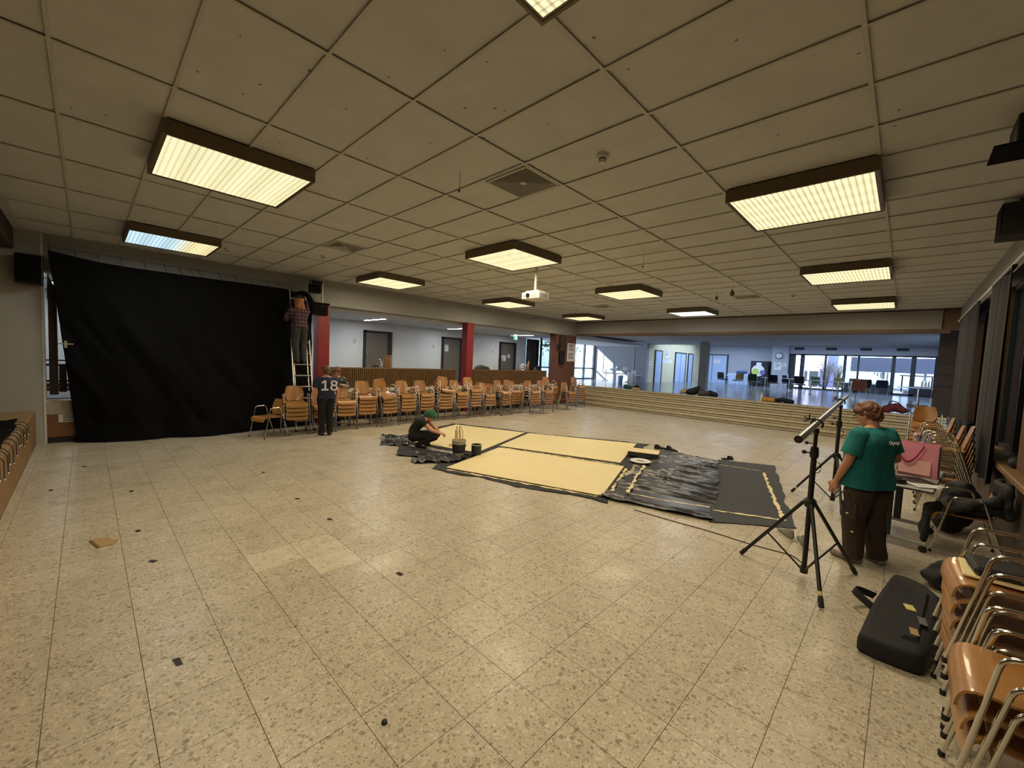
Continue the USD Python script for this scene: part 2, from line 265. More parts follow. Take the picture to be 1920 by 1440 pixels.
ce = sgroup('ceiling'); part(ce, 'slab', box(-12, -6, 3.95, 1.2, 16.4, 4.1), 'plenum', False)
CA, CB, CX0, CY0 = 1.2545, .6221, -1.555, -.1417
xs = [XL] + [x for x in (CX0 - CA * k for k in range(8, -2, -1)) if XL + .1 < x < XR - .1] + [XR]
ys = [-5.0 + 0 * k for k in range(1)] + [CY0 + CB * k for k in range(-7, 27) if CY0 + CB * k < 16.1] + [16.2]
LX, LY = (-.905, -5.24, -9.55), (1.08, 5.36, 9.63, 13.98)
VENTS = [(-3.12, 3.29), (-7.5, 3.29), (-7.5, 12.0), (-3.12, 12.0)]
for x in xs[1:-1]: part(ce, 'grid_bar', box(x - .013, -5, HC - .005, x + .013, 16.2, HC + .001), 'ceil_bar', False)
for y in ys[1:-1]: part(ce, 'grid_bar', box(XL, y - .011, HC - .004, XR, y + .011, HC + .0015), 'ceil_bar', False)
pans = []
for x0, x1 in zip(xs, xs[1:]):
    for y0, y1 in zip(ys, ys[1:]): pans.append((abs(x0 + x1) / 2 + abs(y0 + y1) / 2 + (50 if y1 < 0 or y0 < -1 else 0), x0, y0, x1, y1))
pans.sort(key=lambda c: to_px([((c[1] + c[3]) / 2, (c[2] + c[4]) / 2, HC)])[1][0] if to_px([((c[1] + c[3]) / 2, (c[2] + c[4]) / 2, HC)])[1][0] > 0 else 999)
def panel(c):
    pg = Polygon([(c[1] + .004, c[2] + .004), (c[3] - .004, c[2] + .004), (c[3] - .004, c[4] - .004), (c[1] + .004, c[4] - .004)])
    for vx, vy in VENTS: pg = pg.difference(Polygon([(vx - .29, vy - .27), (vx + .29, vy - .27), (vx + .29, vy + .27), (vx - .29, vy + .27)]))
    z = HC + .011 + R.uniform(-.002, .002); return plate(pg, z, z + .015)
for c in pans[:298]: part(ce, 'ceiling_panel', panel(c), 'ceil_panel', False)
if pans[298:]: part(ce, 'far_panels', cat(*[panel(c) for c in pans[298:]]), 'ceil_panel', False, kind='stuff')

# ---------------------------------------------------------------- luminaires
def where(i, j): return ('left wall' if i == 2 else 'middle of the ceiling' if i == 1 else 'window side') + ', ' + ('nearest the camera', 'second', 'third', 'farthest')[j] + ' of its row'
for i, x in enumerate(LX):
    for j, y in enumerate(LY):
        s, h = .615, .13; z0 = HC - h - .004
        lab = {(2, 0): 'brown boxed ceiling lamp with half cold, half warm lit diffuser, above the black curtain', (1, 3): 'boxed ceiling lamp with white rather than yellow light, near the far beam'}.get((i, j), 'warm lit boxed ceiling lamp, ' + where(i, j))
        t = thing('ceiling_lamp', lab, 'ceiling lamp', (x, y, 0), group='square ceiling lamps')
        part(t, 'housing', cat(box(-s, -s, z0, s, -s + .02, HC - .004), box(-s, s - .02, z0, s, s, HC - .004), box(-s, -s + .02, z0, -s + .02, s - .02, HC - .004), box(s - .02, -s + .02, z0, s, s - .02, HC - .004), box(-s + .02, -s + .02, HC - .02, s - .02, s - .02, HC - .004)), 'lamp_side', False)
        part(t, 'rim', cat(box(-s + .02, -s + .02, z0 + .004, s - .02, -s + .034, z0 + .022), box(-s + .02, s - .034, z0 + .004, s - .02, s - .02, z0 + .022), box(-s + .02, -s + .034, z0 + .004, -s + .034, s - .034, z0 + .022), box(s - .034, -s + .034, z0 + .004, s - .02, s - .034, z0 + .022)), 'lamp_rim', False)
        k = 'lens_mixed' if (i, j) == (2, 0) else 'lens_cool' if (i, j) == (1, 3) else 'lens_warm'
        part(t, 'diffuser', box(-s + .034, -s + .034, z0 + .008, s - .034, s - .034, z0 + .014), k, False)
        col = {'lens_warm': (1, .85, .585), 'lens_cool': (1, .95, .86), 'lens_mixed': (.86, .85, .74)}[k]
        rect_light(t + '/tube_light', (0, 0, z0 - .004), (0, 0, -1), 1.1, 1.1, LAMP_L * (.55 if k == 'lens_mixed' else 1), col)
# ---------------------------------------------------------------- left wall: beam, pillars, parapet, corridor behind
w = sgroup('wall_left'); BZ = 3.19
part(w, 'beam', box(-11.85, -.53, BZ, XL, 16.3, 3.97, .008), 'concrete', False)
part(w, 'end_wall', cat(box(-11.75, -5.2, 0, XL, -.53, 3.97)), 'plaster', False)
part(w, 'corner_strip', box(XL - .02, -.56, .0, XL + .008, -.525, 3.84), 'white_metal', False)
part(w, 'skirting', box(-11.6, -.53, 0, XL - .02, 14.7, .11), 'dark_base', False)
part(w, 'wood_band', box(-11.6, -.53, .11, XL, 14.7, .54), 'wood_band', False)
part(w, 'stone_band', box(-11.8, -.53, .54, XL + .01, 14.7, .80, .006), 'stone', False)
part(w, 'ledge', box(-11.85, 4.62, .80, XL + .035, 14.7, .915, .01), 'white_metal', False)
gr = [box(XL, y0, .385, XL + .012, y0 + 1.5, .535, .003) for y0 in np.arange(-.38, 13.2, 1.58)]
for g in gr:
    q = part(w, 'convector_grille', g, 'white_metal', False); y0 = g.bounds[0][1]
    part(q, 'grille_slot', cat(*[box(XL + .0121, y0 + .06, z, XL + .0135, y0 + 1.44, z + .012) for z in np.arange(.405, .52, .026)]), 'ink', False, kind='stuff')
for k, (y0, y1) in enumerate(((4.6, 9.12), (9.78, 14.24))):
    t = thing('slatted_parapet', ('brown parapet of upright wooden slats left of the red pillar with its foot among chairs', 'brown slatted parapet between the red pillar and the brick pier')[k], 'parapet', (0, 0, 0))
    part(t, 'backing', box(-11.60, y0, .915, -11.565, y1, 1.47), 'wood_dark', False)
    part(t, 'slats', cat(*[box(-11.565, y + .01, .93, -11.525, y + .048, 1.49) for y in np.arange(y0, y1 - .05, .061)]), 'wood_slat', False, kind='stuff')
    part(t, 'cap_rail', box(-11.62, y0, 1.47, -11.52, y1, 1.515, .008), 'wood_slat', False)
for k, y in enumerate((4.29, 9.44)):
    t = thing('red_pillar', ('square red pillar behind the ladder, at the right edge of the black curtain', 'square red pillar standing between the two slatted parapets')[k], 'pillar')
    part(t, 'shaft', box(-11.66, y, 0, -11.36, y + .31, BZ + .005, .006), 'red_paint', False)
t = thing('brick_pier', 'reddish brown brick pier at the far left corner with a white poster', 'pier')
part(t, 'brickwork', box(-11.83, 14.72, 0, -11.41, 16.18, BZ - .004, .006), 'brick', False)
t = thing('wall_poster', 'white poster with two printed text blocks on the brown brick pier', 'poster', (-11.398, 15.5, 1.98))
part(t, 'sheet', box(.0, 0, 0, .008, .62, .84), 'paper', False)
part(t, 'print', cat(*[box(.0081, .08, z, .0088, .08 + l, z + h) for z, h, l in [(.74, .045, .44), (.34, .035, .42)] + [(z, .014, R.uniform(.3, .46)) for z in (.70, .67, .64, .61, .58, .55, .52, .49, .30, .27, .24, .21, .18, .15, .12)]]), 'ink', False)
t = thing('wall_rig', 'dark upright loudspeaker frame with a side bracket hung on the brown brick pier', 'loudspeaker', (-11.405, 14.75, 1.85))
part(t, 'cabinet', box(0, .12, 0, .14, .42, .55, .01), 'black', False); part(t, 'upper_cabinet', box(0, .1, .57, .14, .5, 1.3, .01), 'wood_dark', False)
part(t, 'rail', box(0, .54, .05, .05, .6, 1.3), 'brick', False); part(t, 'bracket', cat(box(0, -.06, .62, .1, .0, .9), box(.02, 0, .72, .06, .12, .78)), 'black', False)

# corridor behind the parapet
struct('floor', box(-15.2, -3, .55, -11.8, 16.5, .815), 'floor_hall')
struct('wall_corridor', box(-15.2, -3, .8, -14.6, 16.2, 3.4), 'white_wall'); struct('ceiling', box(-15.2, -3, 3.12, -11.85, 24.0, 3.3), 'white_wall')
struct('wall_corridor_end', box(-15.2, -3.2, .8, -11.8, -3, 3.3), 'white_wall')
struct('trim', box(-14.6, -3, .815, -14.585, 16.2, .90), 'dark_base')
for k, y in enumerate((7.22, 10.78, 14.28)):
    d = sgroup(f'door_{k + 1}')
    part(d, 'frame', cat(box(-14.6, y - .08, .815, -14.52, y, 2.80), box(-14.6, y + .92, .815, -14.50, y + 1.06, 2.80), box(-14.6, y - .08, 2.72, -14.52, y + 1.06, 2.80)), 'door_frame', False)
    part(d, 'leaf', box(-14.6, y, .815, -14.555, y + .92, 2.72), 'door_grey', False)
    hn = part(d, 'handle', cat(box(-14.555, y + .05, 1.82, -14.545, y + .09, 2.0), tube(fil([(-14.55, y + .07, 1.92), (-14.50, y + .07, 1.92), (-14.50, y + .19, 1.92)], .02), .009)), 'steel')
def notice(label, loc, rz, w_, h_, lines=5, g=None):
    t = thing('paper_notice', label, 'paper notice', loc, rz, g); part(t, 'sheet', box(0, 0, 0, .004, w_, h_), 'paper', False)
    part(t, 'print', cat(*[box(.0041, w_ * .12, h_ * (.85 - .72 * k / lines), .0046, w_ * R.uniform(.5, .88), h_ * (.85 - .72 * k / lines) + h_ * .05) for k in range(lines)]), 'ink', False); return t
notice('small printed sign on the white corridor wall left of the first grey door', (-14.6, 6.72, 2.22), 0, .22, .24); notice('small printed sign on white corridor wall left of the second grey door', (-14.6, 10.2, 2.2), 0, .24, .25)
notice('small printed sign on the white corridor wall left of the third grey door', (-14.6, 13.7, 2.15), 0, .2, .22); notice('white sheet taped to the upper edge of the second grey corridor door', (-14.553, 10.84, 2.18), 0, .2, .28)
notice('larger white sheet taped on the third grey corridor door', (-14.553, 14.34, 1.86), 0, .3, .28); notice('smaller white sheet taped on the third grey corridor door', (-14.553, 14.76, 2.02), 0, .18, .18)
for k, y in enumerate((6.75, 10.35, 14.1, 3.1, -.4)):
    t = thing('strip_light', 'slim cold white strip light on the corridor ceiling, ' + ('leftmost of the row', 'just left of the red pillar', 'nearest the green exit sign', 'behind the black curtain', 'behind the torn curtain edge')[k], 'strip light', (-13.0, y, 0), group='corridor strip lights')
    part(t, 'casing', box(-.68, -.07, 3.085, .68, .07, 3.12, .006), 'white_metal', False); part(t, 'diffuser', box(-.67, -.06, 3.07, .67, .06, 3.085), 'strip_on', False)
    rect_light(t + '/tube_light', (0, 0, 3.066), (0, 0, -1), 1.3, .11, STRIP_L * 1.9, (.93, .97, 1.0))
t = thing('exit_sign', 'green lit emergency exit sign hanging in the corridor', 'exit sign', (-13.0, 13.55, 2.98))
part(t, 'mount', box(-.012, .09, .1, .012, .13, .16), 'white_metal', False); part(t, 'top_plate', box(-.02, .02, .02, .02, .2, .12, .004), 'exit_white', False); q = part(t, 'sign_face', box(-.025, 0, -.13, .025, .22, .01, .004), 'exit_green', False)
part(q, 'arrow_mark', cat(box(.0251, .03, -.07, .026, .1, -.05), box(.0251, .12, -.1, .026, .2, -.02)), 'exit_white', False)
# openings behind the black curtain: railing and dark post
t = thing('stair_railing', 'dark brown wooden stair railing seen past the left edge of the black curtain', 'railing', (0, 0, 0))
for z in (1.10, 1.42, 1.52): part(t, 'rail', box(-12.2, -1.2, z, -12.15, 4.0, z + (.025 if z > 1.5 else .04)), 'wood_dark', False)
part(t, 'lower_rail', box(-12.2, -1.2, .93, -12.15, 4.0, .97), 'wood_dark', False)
for y in np.arange(-.38, 3.9, .2): part(t, 'baluster', box(-12.19, y, .9, -12.16, y + .10, 1.46), 'wood_dark', False)
for y in (-.9, .5, 2.0, 3.5): part(t, 'post', box(-12.19, y, .815, -12.15, y + .04, 1.52), 'frame_dark', False)
single('dark_post', 'dark painted square post between curtain edge and white pier', 'post', box(-11.72, -.485, .90, -11.56, -.375, 2.95, .006), 'wood_dark', False)
t = thing('corridor_curtain', 'dark grey curtain hanging beside the bright corridor window', 'curtain')
part(t, 'fabric', sheet([[(-13.55 + .05 * math.sin(k * 1.9), 15.05 + k * .065, z) for k in range(15)] for z in (3.0, 2.0, .84)], .01), 'curtain_grey', True)
# corridor end window (bright gap beside the curtain)
wn = sgroup('window_1'); part(wn, 'frame', cat(box(-13.6, 16.16, .815, -13.54, 16.24, 3.12), box(-12.32, 16.16, .815, -12.28, 16.24, 3.12), box(-13.6, 16.16, 2.72, -12.3, 16.24, 2.78), box(-13.6, 16.16, .815, -12.3, 16.24, .88), box(-13.6, 16.16, 1.6, -12.3, 16.24, 1.64)), 'frame_dark', False)
part(wn, 'pane', box(-13.58, 16.195, .83, -12.3, 16.2, 3.1), 'pane', False)

# ---------------------------------------------------------------- stage edge on the left
s = sgroup('stage'); part(s, 'deck', box(XL, -5, .56, XR, YN - .02, .61), 'ply_top', False)
for k, x in enumerate(np.arange(XL, XR - .1, 1.0)): part(s, 'front_board', box(x + .002, YN - .05, 0, min(x + .998, XR), YN, .60 - .001 * (k % 2), .003), 'plywood', False)
part(s, 'deck_edge', box(XL, YN - .1, .601, XR, YN - .003, .618, .003), 'ply_top', False)
struct('wall_back', box(-11.9, -5.4, 0, 1.2, -5, 3.97), 'curtain_grey'); struct('trim', box(-11.4, -1.1, 3.5, XR, -.86, 3.9), 'wood_dark')

# ---------------------------------------------------------------- far side: stone steps to the raised hall
st = sgroup('steps'); UZ = .81; NS = 5; RI = UZ / NS; TD = .29
for k in range(NS):
    y0, z0 = YF + k * TD, k * RI; part(st, 'core', box(XL, y0 + .03, 0 if k == 0 else z0 - .05, XR, y0 + TD + .3, z0 + RI - .062), 'riser_stone', False)
    for nm, off in (('tread', 0.0), ('riser', .6)):
        x = XL - R.uniform(0, 1.0) - off
        while x < XR:
            x1 = x + R.choice((1.2, 1.5, 1.8, 2.1)); a, b = max(x, XL), min(x1, XR)
            if b - a > .06:
                if nm == 'tread': part(st, 'tread', box(a + .003, y0 - .026 + R.uniform(-.004, .004), z0 + RI - .060, b - .003, y0 + TD + .05, z0 + RI + R.uniform(-.002, .002), .005), 'tread_stone', False)
                else: part(st, 'riser', box(a + .003, y0 + .006 + R.uniform(0, .006), z0 + .016, b - .003, y0 + .05, z0 + RI - .078), 'tread_stone', False)
            x = x1
bm = sgroup('wall_far'); part(bm, 'beam', box(XL, 16.2, 3.30, .62, 16.7, 3.97, .006), 'concrete', False); part(bm, 'lower_band', box(XL, 16.24, 3.21, .80, 16.66, 3.30, .004), 'mortar', False); part(bm, 'beam_end', box(.62, 16.26, 3.3, 1.2, 16.7, 3.97), 'mortar', False)
part(bm, 'shadow_gap', box(XL, 16.185, 3.815, XR, 16.2, 3.84), 'dark_base', False)

# raised hall
struct('floor', box(-16.6, YF + NS * TD, .4, 1.6, 35.2, UZ), 'floor_hall'); struct('ceiling', box(-16.6, 16.5, 3.40, 1.8, 26.6, 3.6), 'hall_ceiling'); struct('ceiling', cat(box(-16.6, 26.6, 3.80, -12.0, 35.4, 4.0), box(-12.0, 26.6, 3.80, -7.2, 27.0, 4.0), box(-12.0, 33.6, 3.80, -7.2, 35.4, 4.0), box(-7.2, 26.6, 3.80, -5.2, 35.4, 4.0), box(-5.2, 26.6, 3.80, .9, 27.4, 4.0), box(-5.2, 32.6, 3.8, .9, 35.4, 4.0), box(.9, 26.6, 3.8, 1.8, 35.4, 4.0)), 'hall_ceiling'); struct('window_7', box(-12.0, 27.0, 3.9, -7.2, 33.6, 3.91), 'frosted'); struct('window_8', box(-5.2, 27.4, 3.9, .9, 32.6, 3.91), 'frosted')
struct('trim', box(-16.6, 26.5, 3.38, 1.8, 26.62, 3.85), 'hall_ceiling')
struct('wall_hall_left', box(-16.6, 25.5, .8, -12.3, 25.8, 3.6), 'hall_wall'); struct('wall_hall_passage', box(-12.5, 25.8, .8, -12.3, 35, 3.9), 'yellow_wall'); struct('wall_hall_back', box(-12.5, 35, .8, -6.2, 35.4, 3.9), 'hall_wall')
struct('wall_hall_jut', box(-7.0, 34.3, .8, -6.0, 35.0, 3.9), 'hall_wall'); rh = sgroup('wall_hall_right'); part(rh, 'brickwork', cat(box(1.36, 16.8, .8, 1.6, 18.2, 3.9), box(1.36, 23.2, .8, 1.6, 24.4, 3.9), box(1.36, 30.5, .8, 1.6, 34.4, 3.9), box(1.36, 18.2, .8, 1.6, 30.5, 1.6), box(1.36, 18.2, 3.2, 1.6, 30.5, 3.9)), 'dark_brick', False)
part(rh, 'pane', cat(box(1.45, 18.2, 1.6, 1.456, 23.2, 3.2), box(1.45, 24.4, 1.6, 1.456, 30.5, 3.2)), 'pane', False)
struct('wall_hall_fascia', box(-6.0, 34.4, 3.22, 1.6, 34.8, 3.9), 'hall_wall')
t = thing('grey_pillar', 'square grey concrete pillar standing alone in the raised hall', 'pillar', (-8.1, 23.8, UZ)); part(t, 'shaft', box(-.2, -.2, 0, .2, .2, 2.6, .01), 'concrete', False)
for k, x in enumerate((-5.72, -3.95, -2.2, -.5)):
    t = thing('air_grille', 'dark louvred air grille above the far glass wall, ' + ('leftmost', 'second from left', 'third from left', 'rightmost')[k], 'air grille', (x, 34.4, 3.5)); part(t, 'frame', box(0, -.02, 0, .56, 0, .17), 'frame_dark', False)
    part(t, 'louvres', cat(*[box(.02, -.028, z, .54, -.02, z + .018) for z in (.02, .05, .08, .11, .14)]), 'black', False, kind='stuff')
# left facade and far glazing
gl = sgroup('window_2')
for y in (17.4, 19.4, 21.4, 22.9, 24.15, 25.36): part(gl, 'mullion', box(-16.36, y, UZ, -16.24, y + .1, 3.4), 'frame_dark', False)
for z in (UZ, 1.52, 3.2): part(gl, 'rail', box(-16.34, 16.6, z, -16.26, 25.5, z + .07), 'frame_dark', False)
part(gl, 'pane', box(-16.305, 16.6, UZ + .05, -16.30, 25.5, 3.3), 'pane', False)
gw = sgroup('window_3'); GY = 34.5
MX = [(-6.0, -5.62), (-5.33, -5.1), (-3.98, -3.88), (-2.98, -2.84), (-2.28, -2.18), (-.66, -.48), (.2, .42), (1.2, 1.35)]
for a, b in MX: part(gw, 'mullion', box(a, GY - .05, UZ, b, GY + .06, 3.22), 'frame_dark', False)
part(gw, 'head_rail', box(-6, GY - .05, 3.14, 1.35, GY + .06, 3.23), 'frame_dark', False); part(gw, 'sill_rail', box(-6, GY - .05, UZ, 1.35, GY + .06, UZ + .1), 'frame_dark', False)
for a, b in ((-2.84, -2.28), (-2.18, -.66), (.42, 1.2)): part(gw, 'parapet_panel', box(a, GY - .02, UZ + .1, b, GY + .03, 1.4), 'frame_dark', False)
part(gw, 'pane', box(-6, GY, UZ + .05, 1.35, GY + .006, 3.2), 'pane', False)
t = thing('brick_pier', 'dark brick pier at the right end of the stone steps', 'pier'); part(t, 'brickwork', box(.66, 17.5, .812, 1.34, 17.9, 3.39, .006), 'dark_brick', False)
for z in (1.7, 2.05, 2.4): part(t, 'joint_band', box(.655, 17.49, z, 1.34, 17.5, z + .03), 'black', False)

# ---------------------------------------------------------------- right wall: brick piers, windows, sill, curtain track
rw = sgroup('wall_right'); part(rw, 'lintel', box(XR, -5.2, 3.42, 1.4, 16.3, 3.97), 'concrete', False); part(rw, 'apron', box(XR + .02, -5.2, 0, 1.3, 16.3, .86), 'apron_brown', False)
for y0, y1 in ((-5.2, 4.2), (6.2, 7.5), (10.0, 10.95), (15.2, 16.3)): part(rw, 'brick_pier', box(XR + .06, y0, .86, 1.35, y1, 3.42), 'brick_orange', False)
part(rw, 'window_sill', box(.90, 2.0, .86, 1.3, 16.2, .93, .008), 'sill_wood', False)
part(rw, 'curtain_track', cat(tube([(.87, 3, 3.40), (.87, 15.2, 3.40)], .022, 8)), 'white_metal')
for k, (y0, y1) in enumerate(((7.5, 10.0), (10.95, 15.2), (4.2, 6.2))):
    wn = sgroup(f'window_{4 + k}'); part(wn, 'frame', cat(box(1.12, y0, .93, 1.2, y0 + .08, 3.42), box(1.12, y1 - .08, .93, 1.2, y1, 3.42), box(1.12, y0, .93, 1.2, y1, 1.0), box(1.12, y0, 3.34, 1.2, y1, 3.42), box(1.12, (y0 + y1) / 2 - .03, 1.0, 1.2, (y0 + y1) / 2 + .03, 3.34)), 'frame_dark', False)
    part(wn, 'pane', box(1.155, y0 + .05, .98, 1.16, y1 - .05, 3.36), 'pane', False); part(wn, 'roller_blind', box(1.18, y0 + .03, .96, 1.19, y1 - .03, 3.38), 'blind', False)

# ---------------------------------------------------------------- outdoors, seen through the glass
mat('paving', (150, 152, 156), .8, var=.1, vscale=.8); mat('lavender', (168, 165, 196), .8); mat('canopy', (40, 50, 74), .8); mat('leaf', (70, 92, 52), .7, var=.2, vscale=8); mat('twig', (86, 76, 66), .8)
struct('ground', box(-90, -40, -.9, 60, 90, -.22), 'paving')
struct('terrace', box(-40, 35.3, -.2, 20, 70, .76), 'paving'); struct('terrace', box(-40, 16.0, -.2, -16.7, 35.2, .76), 'paving')
# ---------------------------------------------------------------- stacking armchairs
mat('chair_wood', (172, 122, 66), .32, var=.12, vscale=5, rand=.22, coat_weight=.3); mat('rubber', (28, 27, 26), .7)
def seat_mesh():
    prof = [(-.205, .452), (-.17, .443), (-.10, .434), (0, .430), (.10, .434), (.17, .439), (.205, .437), (.232, .426), (.248, .405), (.256, .378), (.259, .350)]
    P = []
    for x, z in prof:
        h = .205 + .02 * min(1, (x + .2) / .3); c = .97 if x < -.19 or z < .36 else 1
        P.append([(x - .006 * (abs(s) > .95), s * h * c, z + .012 * abs(s) ** 3) for s in np.linspace(-1, 1, 9)])
    return sheet(P, .011)
def back_mesh():
    P = []
    for t, hw in ((0, .125), (.05, .150), (.16, .172), (.33, .193), (.46, .203), (.6, .194), (.78, .18), (.92, .168), (.98, .155), (1, .135)):
        z = .475 + .335 * t; x = -.225 - .075 * t
        P.append([(x + .035 * s * s, s * hw, z + (.004 if t > .9 else 0) * (1 - s * s)) for s in np.linspace(-1, 1, 9)])
    return sheet(P, .010)
def chair_frame(parent):
    for s in (-1, 1):
        y = .262 * s; path = fil([(.262, y, .004), (.128, y * .985, .655), (-.098, y * .985, .663), (-.305, y, .004)], .05, 4)
        q = part(parent, 'side_frame', tube(path, .0112, 8), 'chrome', True)
        for x in (.261, -.303): part(q, 'foot_cap', lathe([(0, 0), (.014, 0), (.014, .028), (0, .028)], 10).apply_translation((x, y, 0)), 'rubber', True)
        for x in (-.043, .027): part(parent, 'arm_clip', box(x - .007, y * .985 - .006, .64, x + .007, y * .985 + .006, .66), 'chrome', False)
        part(parent, 'back_rod', tube(fil([(-.14, .10 * s, .41), (-.215, .10 * s, .42), (-.232, .10 * s, .475), (-.275, .10 * s, .66)], .04, 4), .007, 8), 'chrome', True)
    for x in (.178, -.176): part(parent, 'cross_bar', tube([(x, -.26, .415), (x, .26, .415)], .0095, 8), 'chrome', True)
def make_chair(n, label, loc, rz, group=None):
    t = thing(n, label, 'armchair', loc, rz, group)
    part(t, 'seat', seat_mesh(), 'chair_wood', 50); part(t, 'backrest', back_mesh(), 'chair_wood', 50); chair_frame(t); return t
ORD = ('first', 'second', 'third', 'fourth', 'fifth', 'sixth', 'seventh', 'eighth', 'ninth', 'tenth', 'eleventh', 'twelfth', 'thirteenth', 'fourteenth', 'fifteenth', 'sixteenth', 'seventeenth', 'eighteenth')
CH = make_chair('wooden_armchair', 'single wooden armchair seen from the side in front of the black curtain', (-10.15, 2.80, 0), -1.25)
def stack(x, y, rz, n, where, group, tilt=None, dz=.095):
    for k in range(n):
        top = n - 1 - k; pos = 'topmost' if top == 0 else 'lowest' if k == 0 else ORD[top] + ' from top'
        d = .006 * k; a = rz + R.uniform(-.025, .025)
        lab = f'{pos} wooden armchair in the {where}'
        if top == 0 and tilt: copy(CH, lab, (x + d * math.cos(rz), y + d * math.sin(rz), dz * k + tilt[1]), a + tilt[0], group, tilt[2], tilt[3])
        else: copy(CH, lab, (x + d * math.cos(rz) + R.uniform(-.006, .006), y + d * math.sin(rz), dz * k), a, group)
LS = [(-10.16, 3.36, -.18, 4), (-10.18, 3.96, -.1, 3), (-10.25, 4.52, -.06, 4), (-10.28, 5.10, -.1, 5), (-10.2, 5.66, .08, 5), (-10.3, 6.32, -.05, 5), (-10.35, 6.98, -.05, 5), (-10.3, 7.66, -.15, 6), (-10.28, 8.24, 0, 5), (-10.35, 8.86, .0, 6), (-10.28, 9.46, 0, 4),
      (-10.15, 10.08, .06, 5), (-10.32, 10.74, .02, 5), (-9.85, 11.34, -.1, 5), (-9.8, 12.02, -.05, 5), (-10.6, 13.3, 0, 6), (-9.95, 13.72, -.1, 4), (-10.35, 14.95, -.05, 6)]
for k, (x, y, rz, n) in enumerate(LS):
    stack(x, y, rz, n, f'{ORD[k]} stack from the ladder', 'armchairs stacked along the left wall', {4: (.05, .045, .14, .10), 7: (0, .03, -.12, .0)}.get(k))
for k, (x, y, n) in enumerate(((-10.95, 4.75, 2), (-10.98, 5.9, 2), (-11.0, 7.25, 2), (-11.0, 9.85, 2), (-11.0, 10.5, 3), (-10.95, 11.6, 4), (-11.0, 12.4, 3))):
    stack(x, y, 0, n, f'{ORD[k]} low stack hidden behind the wall row', 'armchairs in the back row along the left wall')
for k, (x, y, rz, n, where) in enumerate(((.545, 2.79, math.pi, 3, 'stack at the lower right corner'), (.55, 3.56, math.pi + .03, 5, 'tall stack behind the black case'), (.50, 8.68, math.pi, 6, 'stack right behind the pink bag'), (.50, 9.9, math.pi, 5, 'second stack beyond the pink bag'), (.49, 11.6, math.pi + .05, 5, 'third stack beyond the pink bag'), (.40, 13.2, -math.pi / 2, 6, 'stack facing the camera by the steps'))):
    stack(x, y, rz, n, where, 'armchairs stacked along the window wall', {0: (0, .012, 0, .05)}.get(k))
copy(CH, 'wooden armchair under a black jacket between table and window sill', (.58, 6.86, 0), math.pi + .08)
for k, (y, n, where) in enumerate(((7.05, 4, 'corridor stack before the first grey door'), (14.25, 4, 'corridor stack near the dark curtain'))):
    for i in range(n): copy(CH, f"{'topmost' if i == n - 1 else 'lowest' if i == 0 else ORD[n - 1 - i] + ' from top'} wooden armchair in the {where}", (-13.0 + .006 * i, y, UZ + .006 + .095 * i), math.pi + (.5 if k == 0 else .9), 'armchairs stacked in the corridor')
copy(CH, 'lone wooden armchair in the corridor beside the dark curtain', (-12.6, 15.0, UZ + .006), -.4)
# ---------------------------------------------------------------- raised hall furniture
for n, c in (('seat_black', (26, 26, 30)), ('seat_green', (44, 64, 40)), ('seat_olive', (96, 84, 48)), ('seat_brown', (74, 52, 42)), ('seat_blue', (30, 40, 62)), ('seat_rust', (148, 76, 54))): mat(n, c, .8)
mat('table_top', (176, 176, 178), .4); mat('laptop_pale', (210, 210, 206), .4); mat('board_grey', (150, 154, 158), .5, var=.06, vscale=2); mat('poster_lime', (178, 196, 84), .6); mat('poster_violet', (108, 104, 160), .6); mat('ball_blue', (34, 66, 110), .4); mat('bin_blue', (120, 150, 190), .5)
def hall_chair(x, y, rz, m, label, z=UZ):
    t = thing('hall_chair', label, 'chair', (x, y, z), rz, 'upholstered chairs in the raised hall')
    part(t, 'seat', box(-.23, -.23, .43, .24, .23, .485, .02), m, False); part(t, 'backrest', xf(box(-.02, -.23, .0, .02, .23, .42, .015), (-.24, 0, .50), 0, 0, -.12), m, False)
    for s in (-.24, .24): part(t, 'sled_frame', tube(fil([(-.27, s, .80), (-.22, s, .42), (.22, s, .42), (.27, s, .012), (-.27, s, .012), (-.20, s, .40)], .06, 3), .011, 6), 'chrome', True)
    part(t, 'cross_tube', tube([(.1, -.24, .42), (.1, .24, .42)], .01, 6), 'chrome', True); return t
for a in ((-8.7, 29.3, 1.2, 'seat_black', 'black chair beside the leftmost hall table, left of the brown one'), (-7.6, 28.5, -1.7, 'seat_olive', 'olive brown hall chair turned with its back to the steps'), (-6.35, 27.1, 1.4, 'seat_green', 'dark green hall chair in front of the vending machine'),
          (-5.5, 27.7, 1.6, 'seat_black', 'black hall chair just right of the vending machine'), (-5.1, 29.4, 1.5, 'seat_blue', 'dark blue hall chair below the wall notices'), (-4.25, 27.9, 1.5, 'seat_black', 'large black hall chair left of the white-edged table'),
          (-3.75, 29.8, -1.2, 'seat_green', 'dark green hall chair half under the white-edged table'), (-2.7, 29.6, -1.5, 'seat_olive', 'olive hall chair behind the white-edged table'), (-2.0, 29.8, -1.4, 'seat_brown', 'brown hall chair against the far glass, right of the olive one'),
          (-1.5, 28.4, 1.7, 'seat_black', 'black hall chair above the rust coloured one'), (-.78, 28.4, 1.4, 'seat_blue', 'blue black hall chair left of the glass door'), (-1.42, 23.6, 1.57, 'seat_rust', 'rust coloured chair nearest the steps in the raised hall')): hall_chair(*a)
